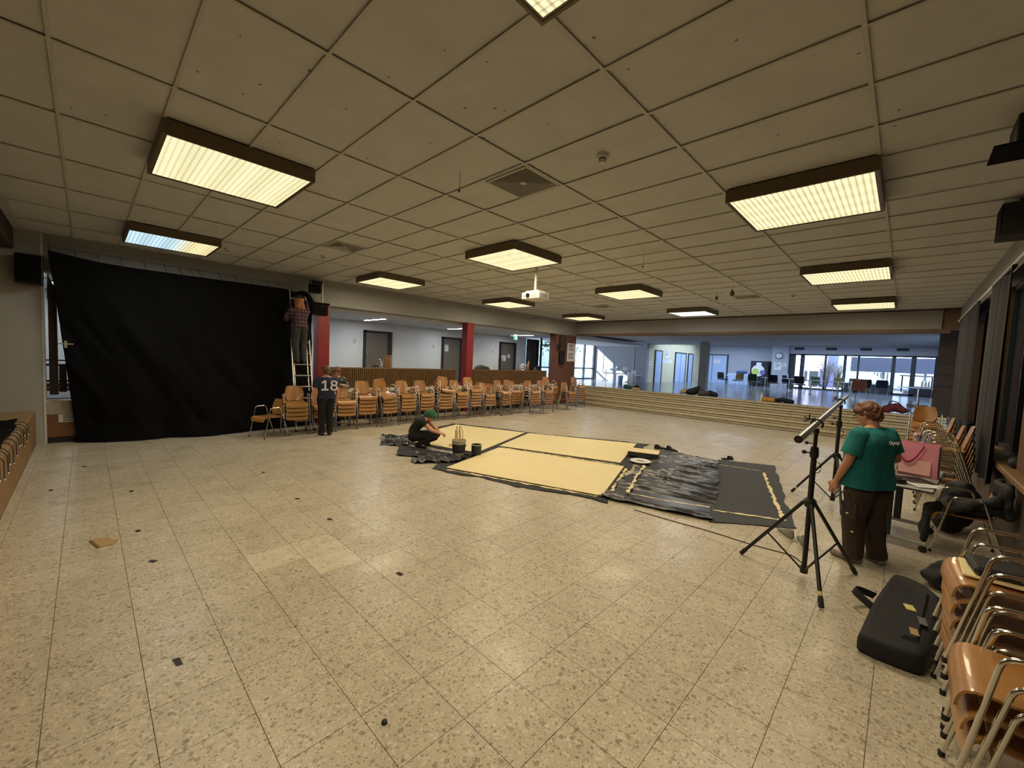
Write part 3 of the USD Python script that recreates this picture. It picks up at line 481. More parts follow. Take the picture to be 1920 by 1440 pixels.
def hall_table(x, y, rz, w_, d_, label):
    t = thing('hall_table', label, 'table', (x, y, UZ), rz, 'tables in the raised hall'); part(t, 'tabletop', box(-w_ / 2, -d_ / 2, .71, w_ / 2, d_ / 2, .74, .006), 'table_top', False)
    for s in (-1, 1):
        q = part(t, 'leg', tube([(s * (w_ / 2 - .18), 0, .05), (s * (w_ / 2 - .18), 0, .71)], .03, 8), 'chrome', True); part(q, 'foot_bar', box(s * (w_ / 2 - .18) - .025, -d_ / 2 + .04, 0, s * (w_ / 2 - .18) + .025, d_ / 2 - .04, .05, .01), 'chrome', False)
for a in ((-7.9, 29.6, .05, 1.6, .8, 'leftmost light table of the raised hall, behind the black and olive chairs'), (-5.55, 28.9, 0, 1.6, .7, 'hall table with a bottle, right of the vending machine'), (-3.0, 26.6, 0, 1.5, .75, 'white-edged hall table before the bare shrubs window'), (-1.55, 29.3, 0, 1.5, .7, 'hall table behind the rust coloured chair'), (.42, 22.6, 1.57, 1.4, .7, 'dark hall table at the right beside the curtain')): hall_table(*a)
t = hall_chair(.75, 21.4, 2.3, 'seat_black', 'black hall chair tipped under the right hall table by the curtain')
for k in range(3): single('striped_bottle', ('left', 'middle', 'right')[k] + ' one of three slim white bottles on the right hall table', 'bottle', lathe([(0, 0), (.035, 0), (.035, .2), (.014, .26), (.014, .3), (0, .3)], 10), 'white_metal', True, (.5 + .09 * k, 22.5, UZ + .741), group='bottles on the right hall table')
single('water_bottle', 'clear pale bottle on the hall table right of the vending machine', 'bottle', lathe([(0, 0), (.04, 0), (.04, .2), (.015, .27), (.015, .31), (0, .31)], 10), 'white_metal', True, (-5.0, 28.7, UZ + .741))
v = thing('vending_machine', 'black drinks machine with round white and lime picture front', 'vending machine', (-8.35, 34.3, UZ))
part(v, 'cabinet', box(0, 0, 0, 1.15, .68, 1.83, .01), 'black', False); part(v, 'front_picture', box(.05, -.006, .55, 1.02, .001, 1.78), 'seat_blue', False)
import shapely.affinity as aff
from shapely.geometry import Point
def disc(cx, cz, r, y, clip=None, sx=1.0):
    p = aff.scale(Point(cx, cz).buffer(r, 12), sx, 1); p = p.intersection(clip) if clip is not None else p; m = plate(p, 0, .002); m.apply_transform(M4((0, y, 0), 0, math.pi / 2)); return m
CL = Polygon([(.05, .55), (1.02, .55), (1.02, 1.78), (.05, 1.78)])
part(v, 'picture_glass', disc(.5, 1.12, .42, -.007, CL), 'paper', True); part(v, 'picture_lime', disc(.34, 1.02, .26, -.010, CL, .85), 'poster_lime', True); part(v, 'picture_berries', disc(.80, 1.0, .18, -.010, CL), 'poster_violet', True)
part(v, 'paper_label', box(.38, -.018, 1.32, .70, -.013, 1.72), 'paper', False); part(v, 'flap', box(.12, -.02, .18, .9, 0, .42, .01), 'frame_dark', False)
single('exercise_ball', 'dark blue cushion lying on the cabinet left of the vending machine', 'cushion', xf(ball((0, 0, 0), (.38, .28, .15), 3), (0, 0, .15)), 'ball_blue', True, (-8.5, 32.6, 1.63))
t = thing('low_cabinet', 'pale cabinet left of the vending machine, carrying a blue cushion', 'cabinet', (-9.3, 32.2, UZ)); part(t, 'body', box(0, 0, 0, 1.3, .7, .82, .01), 'door_pale', False)
for k in (0, 1): q = part(t, 'door', box(.02 + .64 * k, -.015, .06, .63 + .64 * k, 0, .8, .004), 'door_pale', False); part(q, 'knob', ball((.55 if k == 0 else .74, -.025, .45), .014, 1), 'steel')
t = thing('wall_clock', 'round grey wall clock in the raised hall above the notices', 'clock', (-6.6, 34.3, 3.06), 0, rx=math.pi / 2); part(t, 'rim', lathe([(.17, 0), (.23, 0), (.23, .05), (.18, .05), (.17, .02), (.17, 0)], 28), 'steel', True)
q = part(t, 'dial', lathe([(0, 0), (.175, 0), (.175, .02), (0, .02)], 28), 'paper', True); part(q, 'hand', box(-.006, 0, .021, .006, .13, .024), 'ink', False); part(q, 'hand', xf(box(-.008, 0, .021, .008, .09, .024), (0, 0, .002), -2.0), 'ink', False)
for lab, loc, w_, h_ in (('white framed notice under the wall clock in the raised hall', (-6.85, 34.29, 2.06), .44, .5), ('smaller notice right of the framed one under the wall clock', (-6.33, 34.29, 2.3), .2, .26)): notice(lab, loc, -math.pi / 2, w_, h_, 6)
notice('tall white notice between the two doors of the pale yellow wall', (-12.3, 28.3, 2.55), 0, .7, .55, 6); notice('row of taped sheets along the pale yellow wall', (-12.3, 27.9, 2.2), 0, 1.6, .24, 2); notice('notice left of the first door on the pale yellow wall', (-12.3, 25.85, 1.95), 0, .5, .36, 3)
for k, (y0, y1) in enumerate(((26.75, 27.7), (30.1, 32.0), (32.6, 33.4))):
    d = sgroup(f'door_{k + 4}'); part(d, 'leaf', box(-12.3, y0, UZ, -12.26, y1, 2.95), 'door_pale', False); part(d, 'frame', cat(box(-12.3, y0 - .1, UZ, -12.24, y0, 3.03), box(-12.3, y1, UZ, -12.24, y1 + .1, 3.03), box(-12.3, y0, 2.95, -12.24, y1, 3.03)), 'frame_dark', False)
    if k == 1: part(d, 'leaf_gap', box(-12.26, 31.03, UZ, -12.255, 31.06, 2.95), 'frame_dark', False)
    part(d, 'handle', tube([(-12.25, y1 - .12, 1.85), (-12.20, y1 - .12, 1.85), (-12.2, y1 - .25, 1.85)], .012, 6), 'steel')
d = sgroup('door_7'); part(d, 'leaf', box(-11.5, 34.95, UZ, -10.2, 35, 3.0), 'door_pale', False); part(d, 'frame', cat(box(-11.6, 34.93, UZ, -11.5, 35, 3.08), box(-10.2, 34.93, UZ, -10.1, 35, 3.08), box(-11.5, 34.93, 3.0, -10.2, 35, 3.08)), 'frame_dark', False); part(d, 'leaf_gap', box(-11.28, 34.945, UZ, -11.25, 34.95, 3.0), 'frame_dark', False)
notice('printed sign on the pale double door at the back of the hall', (-11.18, 34.945, 2.4), -math.pi / 2, .5, .3, 2)
t = thing('whiteboard', 'large grey pinboard on the sunlit left wall of the raised hall', 'board', (-15.5, 25.5, 1.35)); part(t, 'panel', box(0, -.03, 0, 2.3, 0, 1.65), 'board_grey', False); part(t, 'frame', cat(box(-.04, -.045, -.04, 2.34, 0, 0), box(-.04, -.045, 1.65, 2.34, 0, 1.69), box(-.04, -.045, 0, 0, 0, 1.65), box(2.3, -.045, 0, 2.34, 0, 1.65)), 'steel', False)
hall_table(-13.8, 24.4, 0, 2.0, .7, 'long table standing under the grey pinboard'); 
for k, (x, w_, h_) in enumerate(((-14.3, .3, .1), (-13.9, .24, .16), (-13.3, .3, .22))): single('paper_stack', ('flat', 'middle', 'tall')[k] + ' pile of papers on the table under the pinboard', 'papers', box(0, 0, 0, w_, .28, h_, .006), 'paper', False, (x, 24.25, UZ + .741))
t = thing('cardboard_box', 'white carton standing on the floor right of the pinboard table', 'box', (-12.55, 23.6, UZ)); part(t, 'body', box(0, 0, 0, .34, .34, .62), 'paper', False); part(t, 'flap', xf(box(0, 0, 0, .34, .2, .006), (0, .34, .62), 0, .9), 'paper', False)
t = thing('waste_bin', 'pale blue waste bin left of the white carton in the raised hall', 'bin', (-12.85, 23.2, UZ)); part(t, 'bucket', lathe([(0, 0), (.13, 0), (.17, .42), (.16, .42), (.12, .02), (0, .02)], 20), 'bin_blue'); part(t, 'liner', lathe([(.172, .38), (.176, .43), (.15, .44), (.15, .36)], 20), 'paper')
t = thing('waste_bin', 'dark waste bin right of the white carton in the raised hall', 'bin', (-11.95, 23.8, UZ)); part(t, 'bucket', lathe([(0, 0), (.17, 0), (.2, .5), (.19, .5), (.16, .02), (0, .02)], 20), 'board_grey'); part(t, 'liner', lathe([(.202, .46), (.22, .5), (.18, .53), (.17, .44)], 20), 'paper')
t = thing('hall_curtain', 'dark full-length curtain at the right end of the raised hall', 'curtain'); part(t, 'fabric', sheet([[(1.2 + .05 * math.sin(k * 2.1), 25.0 + k * .12, z) for k in range(22)] for z in (3.38, 2.0, UZ + .01)], .012), 'cloth_black', True)
t = thing('hall_curtain', 'grey curtain hanging by the right brick pier at the top of the steps', 'curtain'); part(t, 'fabric', sheet([[(1.12 + .06 * math.sin(k * 2.1), 18.3 + k * .1, z) for k in range(16)] for z in (3.38, 2.0, UZ + .01)], .012), 'curtain_grey', True)
# bags left on the top step
def lump(pts, amp=.02, seed=0, ln=.03):
    """A soft bag or garment: hull chains of spheres, wrinkled."""
    m = blob([[a, b] for a, b in zip(pts, pts[1:])] if len(pts) > 1 else [[pts[0]]], ln, 6, 16); v = np.array(m.vertices)
    m.vertices = v + np.array(m.vertex_normals) * (amp * F(v * 9 + seed))[:, None]; lo = m.vertices[:, 2]; m.vertices[:, 2] = np.maximum(lo, 0.0); return m
mat('bag_black', (20, 20, 22), .7, bump=.3, bscale=200); mat('bag_teal', (24, 78, 74), .7); mat('bag_maroon', (92, 24, 32), .7); mat('bag_tan', (176, 156, 122), .8); mat('bag_yellow', (196, 142, 60), .7); mat('bag_olive', (72, 70, 58), .8)
SY = YF + NS * TD + .12
single('sports_bag', 'small teal bag lying on the top step at the left', 'bag', lump([((-.1, 0, .09), .1), ((.12, .02, .09), .09)], .02, 1), 'bag_teal', True, (-9.35, SY, UZ)); single('jacket_heap', 'black jacket heaped beside the teal bag on the top step', 'jacket', lump([((-.14, 0, .07), .08), ((.05, .02, .14), .07), ((.2, 0, .05), .06)], .03, 2), 'bag_black', True, (-9.0, SY + .18, UZ)); single('cloth_bag', 'flat beige cloth bag beside the teal bag on the top step', 'bag', lump([((-.16, 0, .05), .06), ((.16, 0, .05), .06)], .015, 3), 'bag_tan', True, (-8.85, SY - .1, UZ))
single('rucksack', 'large black rucksack in the middle of the top step', 'bag', lump([((-.3, 0, .1), .11), ((-.05, .02, .17), .16), ((.1, 0, .3), .08)], .03, 4), 'bag_black', True, (-6.25, SY + .05, UZ)); single('rucksack', 'olive grey bag right of the large black rucksack on the top step', 'bag', lump([((-.1, 0, .1), .11), ((.15, 0, .1), .1)], .03, 5), 'bag_olive', True, (-5.92, SY, UZ))
single('rucksack', 'small black bag at the right end of the middle bag group', 'bag', lump([((-.08, 0, .12), .12), ((.14, 0, .08), .09)], .03, 6), 'bag_black', True, (-5.62, SY + .12, UZ)); single('cloth_bag', 'tan bag leaning on the left side of the large black rucksack', 'bag', lump([((-.12, 0, .08), .09), ((.06, 0, .14), .1)], .03, 7), 'bag_tan', True, (-6.72, SY + .05, UZ))
single('yellow_pouch', 'yellow pouch beside a white bottle on the top step', 'pouch', lump([((-.14, 0, .08), .085), ((.14, 0, .08), .085)], .02, 8), 'bag_yellow', True, (-3.6, SY, UZ)); single('squeeze_bottle', 'white bottle standing left of the yellow pouch on the top step', 'bottle', lathe([(0, 0), (.045, 0), (.045, .22), (.02, .27), (.012, .33), (0, .33)], 14), 'paper', True, (-3.83, SY, UZ)); single('jacket_heap', 'dark jacket lying behind the yellow pouch on the top step', 'jacket', lump([((-.3, 0, .05), .07), ((.0, .05, .1), .08), ((.3, 0, .06), .07)], .03, 9), 'bag_black', True, (-3.2, SY + .22, UZ))
t = thing('rucksack', 'maroon rucksack with dark straps at the right end of the top step', 'bag', (-.15, SY - .05, UZ)); part(t, 'body', lump([((-.2, 0, .1), .11), ((0, .02, .18), .14), ((.16, 0, .1), .11)], .04, 10), 'bag_maroon', True); part(t, 'strap', tube(fil([(-.18, -.05, .2), (-.1, 0, .38), (.05, .05, .33), (.25, 0, .12), (.42, -.05, .02)], .06, 4), .016, 6), 'bag_black', True)
# ---------------------------------------------------------------- outdoors
t = thing('neighbour_building', 'pale lavender building outside the far glass wall', 'building', (0, 0, 0)); part(t, 'wall', box(-9.5, 44, .7, -4.9, 52, 7), 'lavender', False); part(t, 'annex', box(-8.2, 43.4, .7, -5.3, 44, 2.3), 'lavender', False)
for x in (-6.7, -6.35): part(t, 'window', box(x, 43.36, 1.2, x + .16, 43.4, 2.1), 'frame_dark', False)
part(t, 'door', box(-6.0, 43.36, .76, -5.4, 43.4, 2.1), 'frame_dark', False)
def shrub(x, y, h, label):
    t = thing('shrub', label, 'shrub', (x, y, .76)); tw, lv = [], []
    for k in range(46):
        a, b = R.uniform(0, 6.28), R.uniform(.1, .7); p = [(0.05 * math.cos(a), .05 * math.sin(a), 0), (b * .5 * math.cos(a), b * .5 * math.sin(a), h * .5), (b * math.cos(a + .3), b * math.sin(a + .3), h * R.uniform(.7, 1))]; tw.append(tube(p, [.014, .01, .004], 4))
        for q in range(7): c = np.array(p[1]) + (np.array(p[2]) - np.array(p[1])) * R.random() + NR.normal(0, .08, 3); lv.append(xf(trimesh.Trimesh([(-.05, 0, 0), (0, -.025, .01), (.05, 0, 0), (0, .025, .01)], [(0, 1, 2), (0, 2, 3)], process=False), tuple(c), R.uniform(0, 6), R.uniform(-1, 1)))
    part(t, 'twigs', cat(*tw), 'twig', False, kind='stuff'); part(t, 'leaves', cat(*lv), 'leaf', False, kind='stuff')
shrub(-4.3, 38.5, 2.6, 'tall twiggy shrub left in the second far window'); shrub(-3.75, 40.2, 2.2, 'twiggy shrub right of the tall one, outside the second far window')
t = thing('canopy', 'dark flat canopy on slim posts outside the glass door', 'canopy'); part(t, 'roof', box(-2.9, 38.5, 2.9, 4.0, 52, 3.2), 'canopy', False); part(t, 'fascia', box(-2.9, 38.4, 2.2, 4.0, 38.5, 3.2), 'canopy', False)
for x in (-2.7, -1.2, .9): part(t, 'post', box(x, 38.9, .76, x + .12, 39.02, 2.9), 'white_metal', False)
t = thing('picket_fence', 'row of white fence pickets outside, left of the glass door', 'fence'); part(t, 'rail', box(-3.0, 43.05, 1.4, -.9, 43.1, 1.46), 'white_metal', False)
for k in range(11): part(t, 'picket', box(-2.95 + k * .19, 43.0, .76, -2.86 + k * .19, 43.05, 2.2), 'white_metal', False)
t = thing('bicycle_rack', 'low bright shelter with bicycles outside the glass door', 'shelter', (0, 0, 0)); part(t, 'roof', box(-.3, 44, 2.0, 1.6, 46, 2.1), 'white_metal', False); part(t, 'bench', box(-.4, 41.5, 1.15, .9, 42, 1.22), 'white_metal', False)
for x in (-.2, 1.45): part(t, 'post', box(x, 44.4, .76, x + .08, 44.48, 2.0), 'frame_dark', False)
for k, (x, y, h) in enumerate(((-23.0, 17.2, 6.2), (-26.5, 22.0, 7.4), (-27, 26, 4.2), (-31, 32, 4.6), (-30, 38, 4.4), (-34, 46, 4.8))):
    t = thing('tree', f'{ORD[k]} leafy tree outside the left hall window', 'tree', (x, y, -.2)); part(t, 'trunk', tube([(0, 0, 0), (.1, 0, h * .45), (0, .1, h * 1.05)], [.14, .1, .05], 6), 'twig', True)
    part(t, 'crown', cat(*[xf(trimesh.Trimesh([(-.16, 0, 0), (0, -.1, .03), (.16, 0, 0), (0, .1, .03)], [(0, 1, 2), (0, 2, 3)], process=False), tuple(NR.normal(0, .85, 3) + (0, 0, h)), R.uniform(0, 6), R.uniform(-1, 1), R.uniform(-1, 1)) for _ in range(520)]), 'leaf', False, kind='stuff')

for k, (x, y) in enumerate(((-9.54, 22.0), (-7.97, 21.6), (-6.06, 23.8), (-2.6, 22.6), (-.9, 23.9))):
    t = thing('downlight', 'small round downlight in the raised hall ceiling, ' + ('leftmost', 'second from left', 'middle', 'fourth', 'rightmost')[k], 'downlight', (x, y, 3.40)); part(t, 'ring', lathe([(.09, -.012), (.13, -.012), (.135, 0), (.09, 0), (.09, -.012)], 22), 'white_metal', True); part(t, 'lens', lathe([(0, -.004), (.09, -.004), (.09, 0), (0, 0)], 20), 'laptop_pale', True)

single('cloth_bag', 'rounded brown cloth bag lying behind the slatted parapet before the third grey door', 'bag', lump([((-.05, -.25, .1), .12), ((0, .0, .14), .14), ((.0, .28, .1), .11)], .03, 51), 'bag_olive', True, (-12.25, 11.0, 1.402)); t = thing('side_table', 'light narrow table behind the parapet carrying the brown cloth bag', 'table', (-12.25, 11.0, UZ)); part(t, 'tabletop', box(-.3, -.8, .56, .3, .8, .59, .005), 'table_top', False)
for sx in (-.26, .26):
    for sy in (-.74, .74): part(t, 'leg', box(sx - .02, sy - .02, 0, sx + .02, sy + .02, .56), 'chrome', False)
single('water_bottle', 'clear water bottle on the parapet table right of the brown cloth bag', 'bottle', lathe([(0, 0), (.04, 0), (.04, .2), (.016, .26), (.016, .3), (0, .3)], 12), 'white_metal', True, (-12.2, 11.65, 1.402)); single('jacket', 'black jacket hung over the lone corridor armchair by the window', 'jacket', lump([((-.2, -.12, .62), .09), ((-.2, .12, .64), .09), ((-.24, 0, .82), .08)], .03, 52), 'bag_black', True, (-12.6, 15.0, UZ + .006), -.4)
# ---------------------------------------------------------------- floor: tarpaulins, painted boards, paint things
mat('board_cream', (232, 214, 164), .55, var=.03, vscale=2.2); mat('board_edge', (206, 184, 132), .6); mat('felt', (66, 68, 74), .95, var=.22, vscale=26, bump=.6, bscale=260); mat('felt_dark', (54, 55, 60), .95, var=.2, vscale=22, bump=.5, bscale=220)
mat('plastic_black', (44, 44, 48), .33, var=.2, vscale=7, bump=.35, bscale=22); mat('paint_dry', (226, 208, 160), .6); mat('card', (164, 134, 94), .8); mat('bucket_grey', (176, 170, 156), .5); mat('bucket_label', (44, 46, 52), .6)
mat('shoe_black', (24, 24, 26), .6); mat('tee_dark', (40, 42, 40), .9); mat('shoe_grey', (128, 122, 112), .8, var=.2, vscale=40); mat('sole_white', (196, 192, 182), .6)
def quad(c, nu, nv, wob=.02, amp=.01, z=.004, seed=0, th=.003, fold=3.0, an=(1, 1), ridge=2.2):
    """A cloth lying on the floor: bilinear patch of four corners with wavy edges and folds."""
    c = [np.asarray(p, float) for p in c]; P = np.zeros((nu, nv, 3)); u = np.linspace(0, 1, nu)[:, None]; v = np.linspace(0, 1, nv)[None]
    for a in (0, 1): P[..., a] = (1 - u) * (1 - v) * c[0][a] + u * (1 - v) * c[1][a] + u * v * c[2][a] + (1 - u) * v * c[3][a]
    q = P.reshape(-1, 3); e = np.minimum(np.minimum(u, 1 - u), np.minimum(v, 1 - v)).reshape(-1)
    w1 = F(np.c_[q[:, :2] * 2.5, np.full(len(q), seed)]); w2 = F(np.c_[q[:, :2] * 2.5, np.full(len(q), seed + 9.0)])
    h = F(np.c_[q[:, 0] * fold * an[0], q[:, 1] * fold * an[1], np.full(len(q), seed + 3.0)], 5); P[..., 0] += (w1 * wob).reshape(nu, nv); P[..., 1] += (w2 * wob).reshape(nu, nv)
    P[..., 2] = z + (amp * np.maximum(0, 1 - np.abs(h) * ridge * .7)).reshape(nu, nv); m = sheet(P, th); m.vertices[:, 2] = np.maximum(m.vertices[:, 2], .0008); return m
A_ = [(-8.19, 4.88), (-9.13, 7.30), (-7.17, 8.06), (-6.18, 5.50)]; B_ = [(-7.05, 8.08), (-4.63, 9.33), (-3.9, 7.23), (-6.37, 6.33)]; C_ = [(-6.25, 6.20), (-3.71, 7.03), (-3.06, 5.19), (-5.63, 4.32)]
def grow(c, d):
    m = np.mean(c, axis=0); return [tuple(np.array(p) + (np.array(p) - m) / np.linalg.norm(np.array(p) - m) * d) for p in c]
single('groundsheet', 'dark felt groundsheet under the board being painted at the left', 'groundsheet', quad([(-8.38, 4.72), (-9.4, 7.42), (-7.05, 8.35), (-6.02, 5.38)], 60, 60, .08, .012, .004, 1, .003, 2.4), 'felt_dark', 40)
single('groundsheet', 'dark felt groundsheet under the two right-hand cream boards', 'groundsheet', quad([(-7.18, 8.2), (-4.52, 9.62), (-2.86, 5.02), (-5.78, 4.12)], 80, 80, .09, .012, .004, 2, .003, 2.4), 'felt_dark', 40)
single('plastic_sheet', 'crinkled shiny black plastic sheet between the cream boards and the grey felt', 'plastic sheet', quad([(-3.95, 9.35), (-2.66, 9.16), (-1.62, 5.5), (-3.08, 5.1)], 110, 190, .05, .050, .007, 5, .002, 2.4, (.22, 1.25), 4.2), 'plastic_black', 50)
single('felt_sheet', 'flat grey felt sheet with pale paint outlines beside the plastic sheet', 'felt sheet', quad([(-2.74, 9.33), (-1.80, 9.79), (-.85, 6.10), (-1.66, 5.46)], 40, 70, .03, .003, .010, 7, .003, 1.5), 'felt', 40)
single('groundsheet', 'narrow strip of dark felt left of the paint bucket, turned over at one end', 'groundsheet', quad([(-7.75, 4.62), (-6.4, 5.06), (-6.05, 4.72), (-6.95, 4.12)], 50, 30, .05, .02, .010, 11, .003, 3), 'felt_dark', 40)
single('plastic_sheet', 'bunched black plastic with paint smears in front of the paint bucket', 'plastic sheet', quad([(-6.9, 4.4), (-6.1, 5.3), (-5.75, 4.75), (-6.3, 4.1)], 60, 50, .1, .06, .006, 12, .002, 3, ridge=3.5), 'plastic_black', 50)
single('plastic_sheet', 'rolled up end of black plastic left of the crouching painter', 'plastic sheet', quad([(-8.75, 4.75), (-8.2, 5.1), (-7.4, 4.75), (-7.9, 4.3)], 60, 50, .12, .08, .006, 14, .002, 3, ridge=3), 'plastic_black', 50)
for c, lab in ((A_, 'large cream painted board on the floor before the crouching painter'), (B_, 'far right cream painted board, beside the black shoes'), (C_, 'near cream painted board, closest to the camera')):
    t = thing('painted_board', lab, 'board', (0, 0, 0), 0, 'cream painted boards'); part(t, 'panel', plate(c, .018, .0285), 'board_cream', False); part(t, 'edge_frame', plate(grow(c, .006), .0175, .0279), 'board_edge', False)
def strip(pts, w_, seed, z):
    """An outline of dried paint: a thin ragged strip along a line."""
    r = random.Random(seed); pts = [np.array(p, float) for p in pts]; ms = []
    for a, b in zip(pts, pts[1:]):
        L = np.linalg.norm(b - a); n = max(2, int(L / .06)); t = (b - a) / L; s = np.array([-t[1], t[0]])
        up, dn = [], []
        for k in range(n + 1):
            p = a + t * L * k / n; k_ = r.uniform(.25, 1.5) * w_; j = r.uniform(-.3, .3) * w_; up.append(tuple(p + s * (k_ / 2 + j))); dn.append(tuple(p + s * (j - k_ / 2)))
        ms.append(plate(Polygon(up + dn[::-1]).buffer(0), z, z + .0012))
    return cat(*ms)
t = thing('paint_outline', 'pale ragged outline of dried paint on the grey felt sheet', 'paint mark'); part(t, 'far_line', strip([(-2.62, 8.83), (-1.86, 9.02)], .022, 1, .016), 'paint_dry', False); part(t, 'right_line', strip([(-1.80, 8.9), (-1.42, 7.6), (-1.02, 6.35)], .045, 2, .016), 'paint_dry', False); part(t, 'near_line', strip([(-1.76, 5.92), (-.98, 6.3)], .045, 3, .016), 'paint_dry', False)
t = thing('paint_outline', 'broken pale outline of dried paint on the black plastic sheet', 'paint mark'); part(t, 'near_line', strip([(-2.82, 5.55), (-2.3, 5.68), (-1.80, 5.9)], .03, 4, .052), 'paint_dry', False); part(t, 'left_line', strip([(-2.84, 5.56), (-3.15, 6.4), (-3.45, 7.35)], .045, 5, .052), 'paint_dry', False); part(t, 'far_line', strip([(-3.6, 8.45), (-2.68, 8.8)], .035, 6, .052), 'paint_dry', False)
for c, lab, k in (([(-5.55, 4.27), (-3.1, 5.12)], 'ragged paint edge along the near side of the closest cream board', 7), ([(-6.25, 6.28), (-3.85, 7.1)], 'ragged paint line in the gap between the two right-hand boards', 8), ([(-2.98, 5.2), (-3.62, 6.95)], 'paint smear right of the closest cream board', 9)): single('paint_line', lab, 'paint mark', strip(c, .05, k, .0172), 'paint_dry', False)
# bucket with roller frames
t = thing('paint_bucket', 'grey paint bucket with a dark label and roller frames standing in it', 'bucket', (-6.27, 5.1, .02))
part(t, 'pail', lathe([(0, 0), (.115, 0), (.138, .28), (.146, .28), (.146, .295), (.13, .295), (.108, .012), (0, .012)], 28), 'bucket_grey'); part(t, 'label', lathe([(.1205, .05), (.1355, .22), (.137, .22), (.122, .05)], 28), 'bucket_label'); part(t, 'paint', lathe([(0, .20), (.122, .20), (.122, .21), (0, .21)], 24), 'paint_dry')
for k in (-1, 1):
    q = part(t, 'roller_frame', tube(fil([(.02, .05 * k, .1), (-.03, .05 * k, .30), (-.05, .045 * k, .52), (-.02, .03 * k, .58), (.02, .06 * k, .50), (.03, .07 * k, .25)], .05, 4), .011, 8), 'paint_dry', True); part(q, 'grip', tube([(-.036, .05 * k, .32), (-.049, .0465 * k, .48)], .018, 10), 'board_edge', True)
t = thing('paint_tin', 'small dark paint tin right behind the grey bucket', 'tin', (-6.06, 5.38, .02)); part(t, 'can', lathe([(0, 0), (.10, 0), (.10, .2), (.094, .2), (.094, .012), (0, .012)], 24), 'bucket_label'); part(t, 'rim', lathe([(.093, .195), (.106, .195), (.106, .21), (.093, .21)], 24), 'bucket_grey')
t = thing('paint_roller', 'paint roller lying on the cream board before the painter', 'paint roller', (-7.05, 5.62, .029), .5); part(t, 'sleeve', xf(lathe([(0, 0), (.03, 0), (.03, .25), (0, .25)], 16), (0, 0, .03), 0, math.pi / 2), 'paint_dry', True); part(t, 'handle', tube(fil([(0, 0, .03), (0, .04, .03), (.13, .04, .03), (.13, -.12, .03), (.2, -.12, .025), (.34, -.12, .02)], .03, 3), .006, 6), 'bucket_label', True)
t = thing('shallow_carton', 'shallow open carton with cream rim beside the round dish', 'box', (-3.88, 8.18, .03), .35); part(t, 'tray', cat(box(-.3, -.2, 0, .3, .2, .01), box(-.3, -.2, 0, -.292, .2, .1), box(.292, -.2, 0, .3, .2, .1), box(-.3, -.2, 0, .3, -.192, .1), box(-.3, .192, 0, .3, .2, .1)), 'bucket_label', False); part(t, 'lid', box(-.31, -.21, .1, .31, .21, .112, .004), 'board_cream', False)
t = thing('round_dish', 'round white paint dish with a dark smear lying by the shallow carton', 'dish', (-3.67, 7.62, .045)); part(t, 'disc', lathe([(0, 0), (.20, 0), (.205, .012), (.19, .018), (.185, .008), (0, .008)], 30), 'paper'); part(t, 'smear', plate(Polygon([(-.1, -.02), (-.02, -.05), (.1, -.01), (.08, .03), (-.03, .03)]), .0081, .010), 'ink', False)
def shoe(n, label, loc, rz, body, sole, sc=1.0, roll=0):
    t = thing(n, label, 'shoe', loc, rz, None, None, roll); z = .018
    up = blob([[((-.10, 0, .055), .037), ((-.02, 0, .055), .036)], [((-.02, 0, .05), .036), ((.08, .004, .038), .034)], [((.08, .004, .036), .034), ((.135, .006, .028), .026)], [((-.10, 0, .05), .036), ((-.09, 0, .095), .034)], [((-.09, 0, .09), .034), ((-.03, 0, .085), .03)]], .012, 6, 16)
    up.vertices[:, 2] = np.maximum(up.vertices[:, 2], z - .004); part(t, 'upper', up, body, True)
    pg = Polygon([(-.142, -.03), (-.12, -.042), (0, -.036), (.07, -.046), (.13, -.036), (.168, -.004), (.165, .022), (.13, .044), (.05, .045), (-.05, .034), (-.12, .042), (-.142, .03)]).buffer(.004); part(t, 'sole', plate(pg, 0, z), sole, False)
    part(t, 'opening', lathe([(0, 0), (.026, 0), (.028, .004), (0, .004)], 14).apply_translation((-.07, 0, .121)), 'black', True)
    part(t, 'laces', cat(*[tube([(x, -.022, .088 - .35 * (x + .01)), (x + .012, 0, .094 - .35 * (x + .01)), (x, .024, .088 - .35 * (x + .01))], .003, 5) for x in (-.01, .015, .04, .062)]), sole, True, kind='stuff'); return t
shoe('sneaker', 'left black sneaker with pale sole by the far cream board', (-3.98, 9.22, .002), .5, 'shoe_black', 'sole_white'); shoe('sneaker', 'right black sneaker lying beside the other by the far cream board', (-3.74, 9.28, .002), -.2, 'shoe_black', 'sole_white')
shoe('sneaker', 'left worn grey sneaker on the floor behind the tripod', (-.88, 5.72, .001), 2.2, 'shoe_grey', 'sole_white'); shoe('sneaker', 'right worn grey sneaker on the floor behind the tripod', (-.70, 5.60, .001), 1.9, 'shoe_grey', 'sole_white')
t = thing('sandal', 'single dark sandal at the far edge of the grey felt', 'sandal', (-2.62, 9.55, .012), 1.0); part(t, 'footbed', plate(Polygon([(-.13, -.035), (0, -.032), (.1, -.042), (.14, 0), (.1, .04), (0, .035), (-.13, .035)]).buffer(.006), 0, .022), 'shoe_black', False); part(t, 'strap', sheet([[(x, .048 * math.cos(a), .02 + .05 * math.sin(a)) for a in np.linspace(0, math.pi, 9)] for x in (.02, .09)], .004), 'shoe_black', True)
single('floor_cable', 'thin dark cable lying along the floor before the plastic sheet', 'cable', tube(fil([(-2.49, 5.09, .006), (-2.0, 5.1, .006), (-1.55, 5.15, .006), (-1.1, 5.12, .006), (-.72, 5.18, .006), (-.62, 5.05, .006)], .2, 4), .005, 6), 'wood_dark', True)
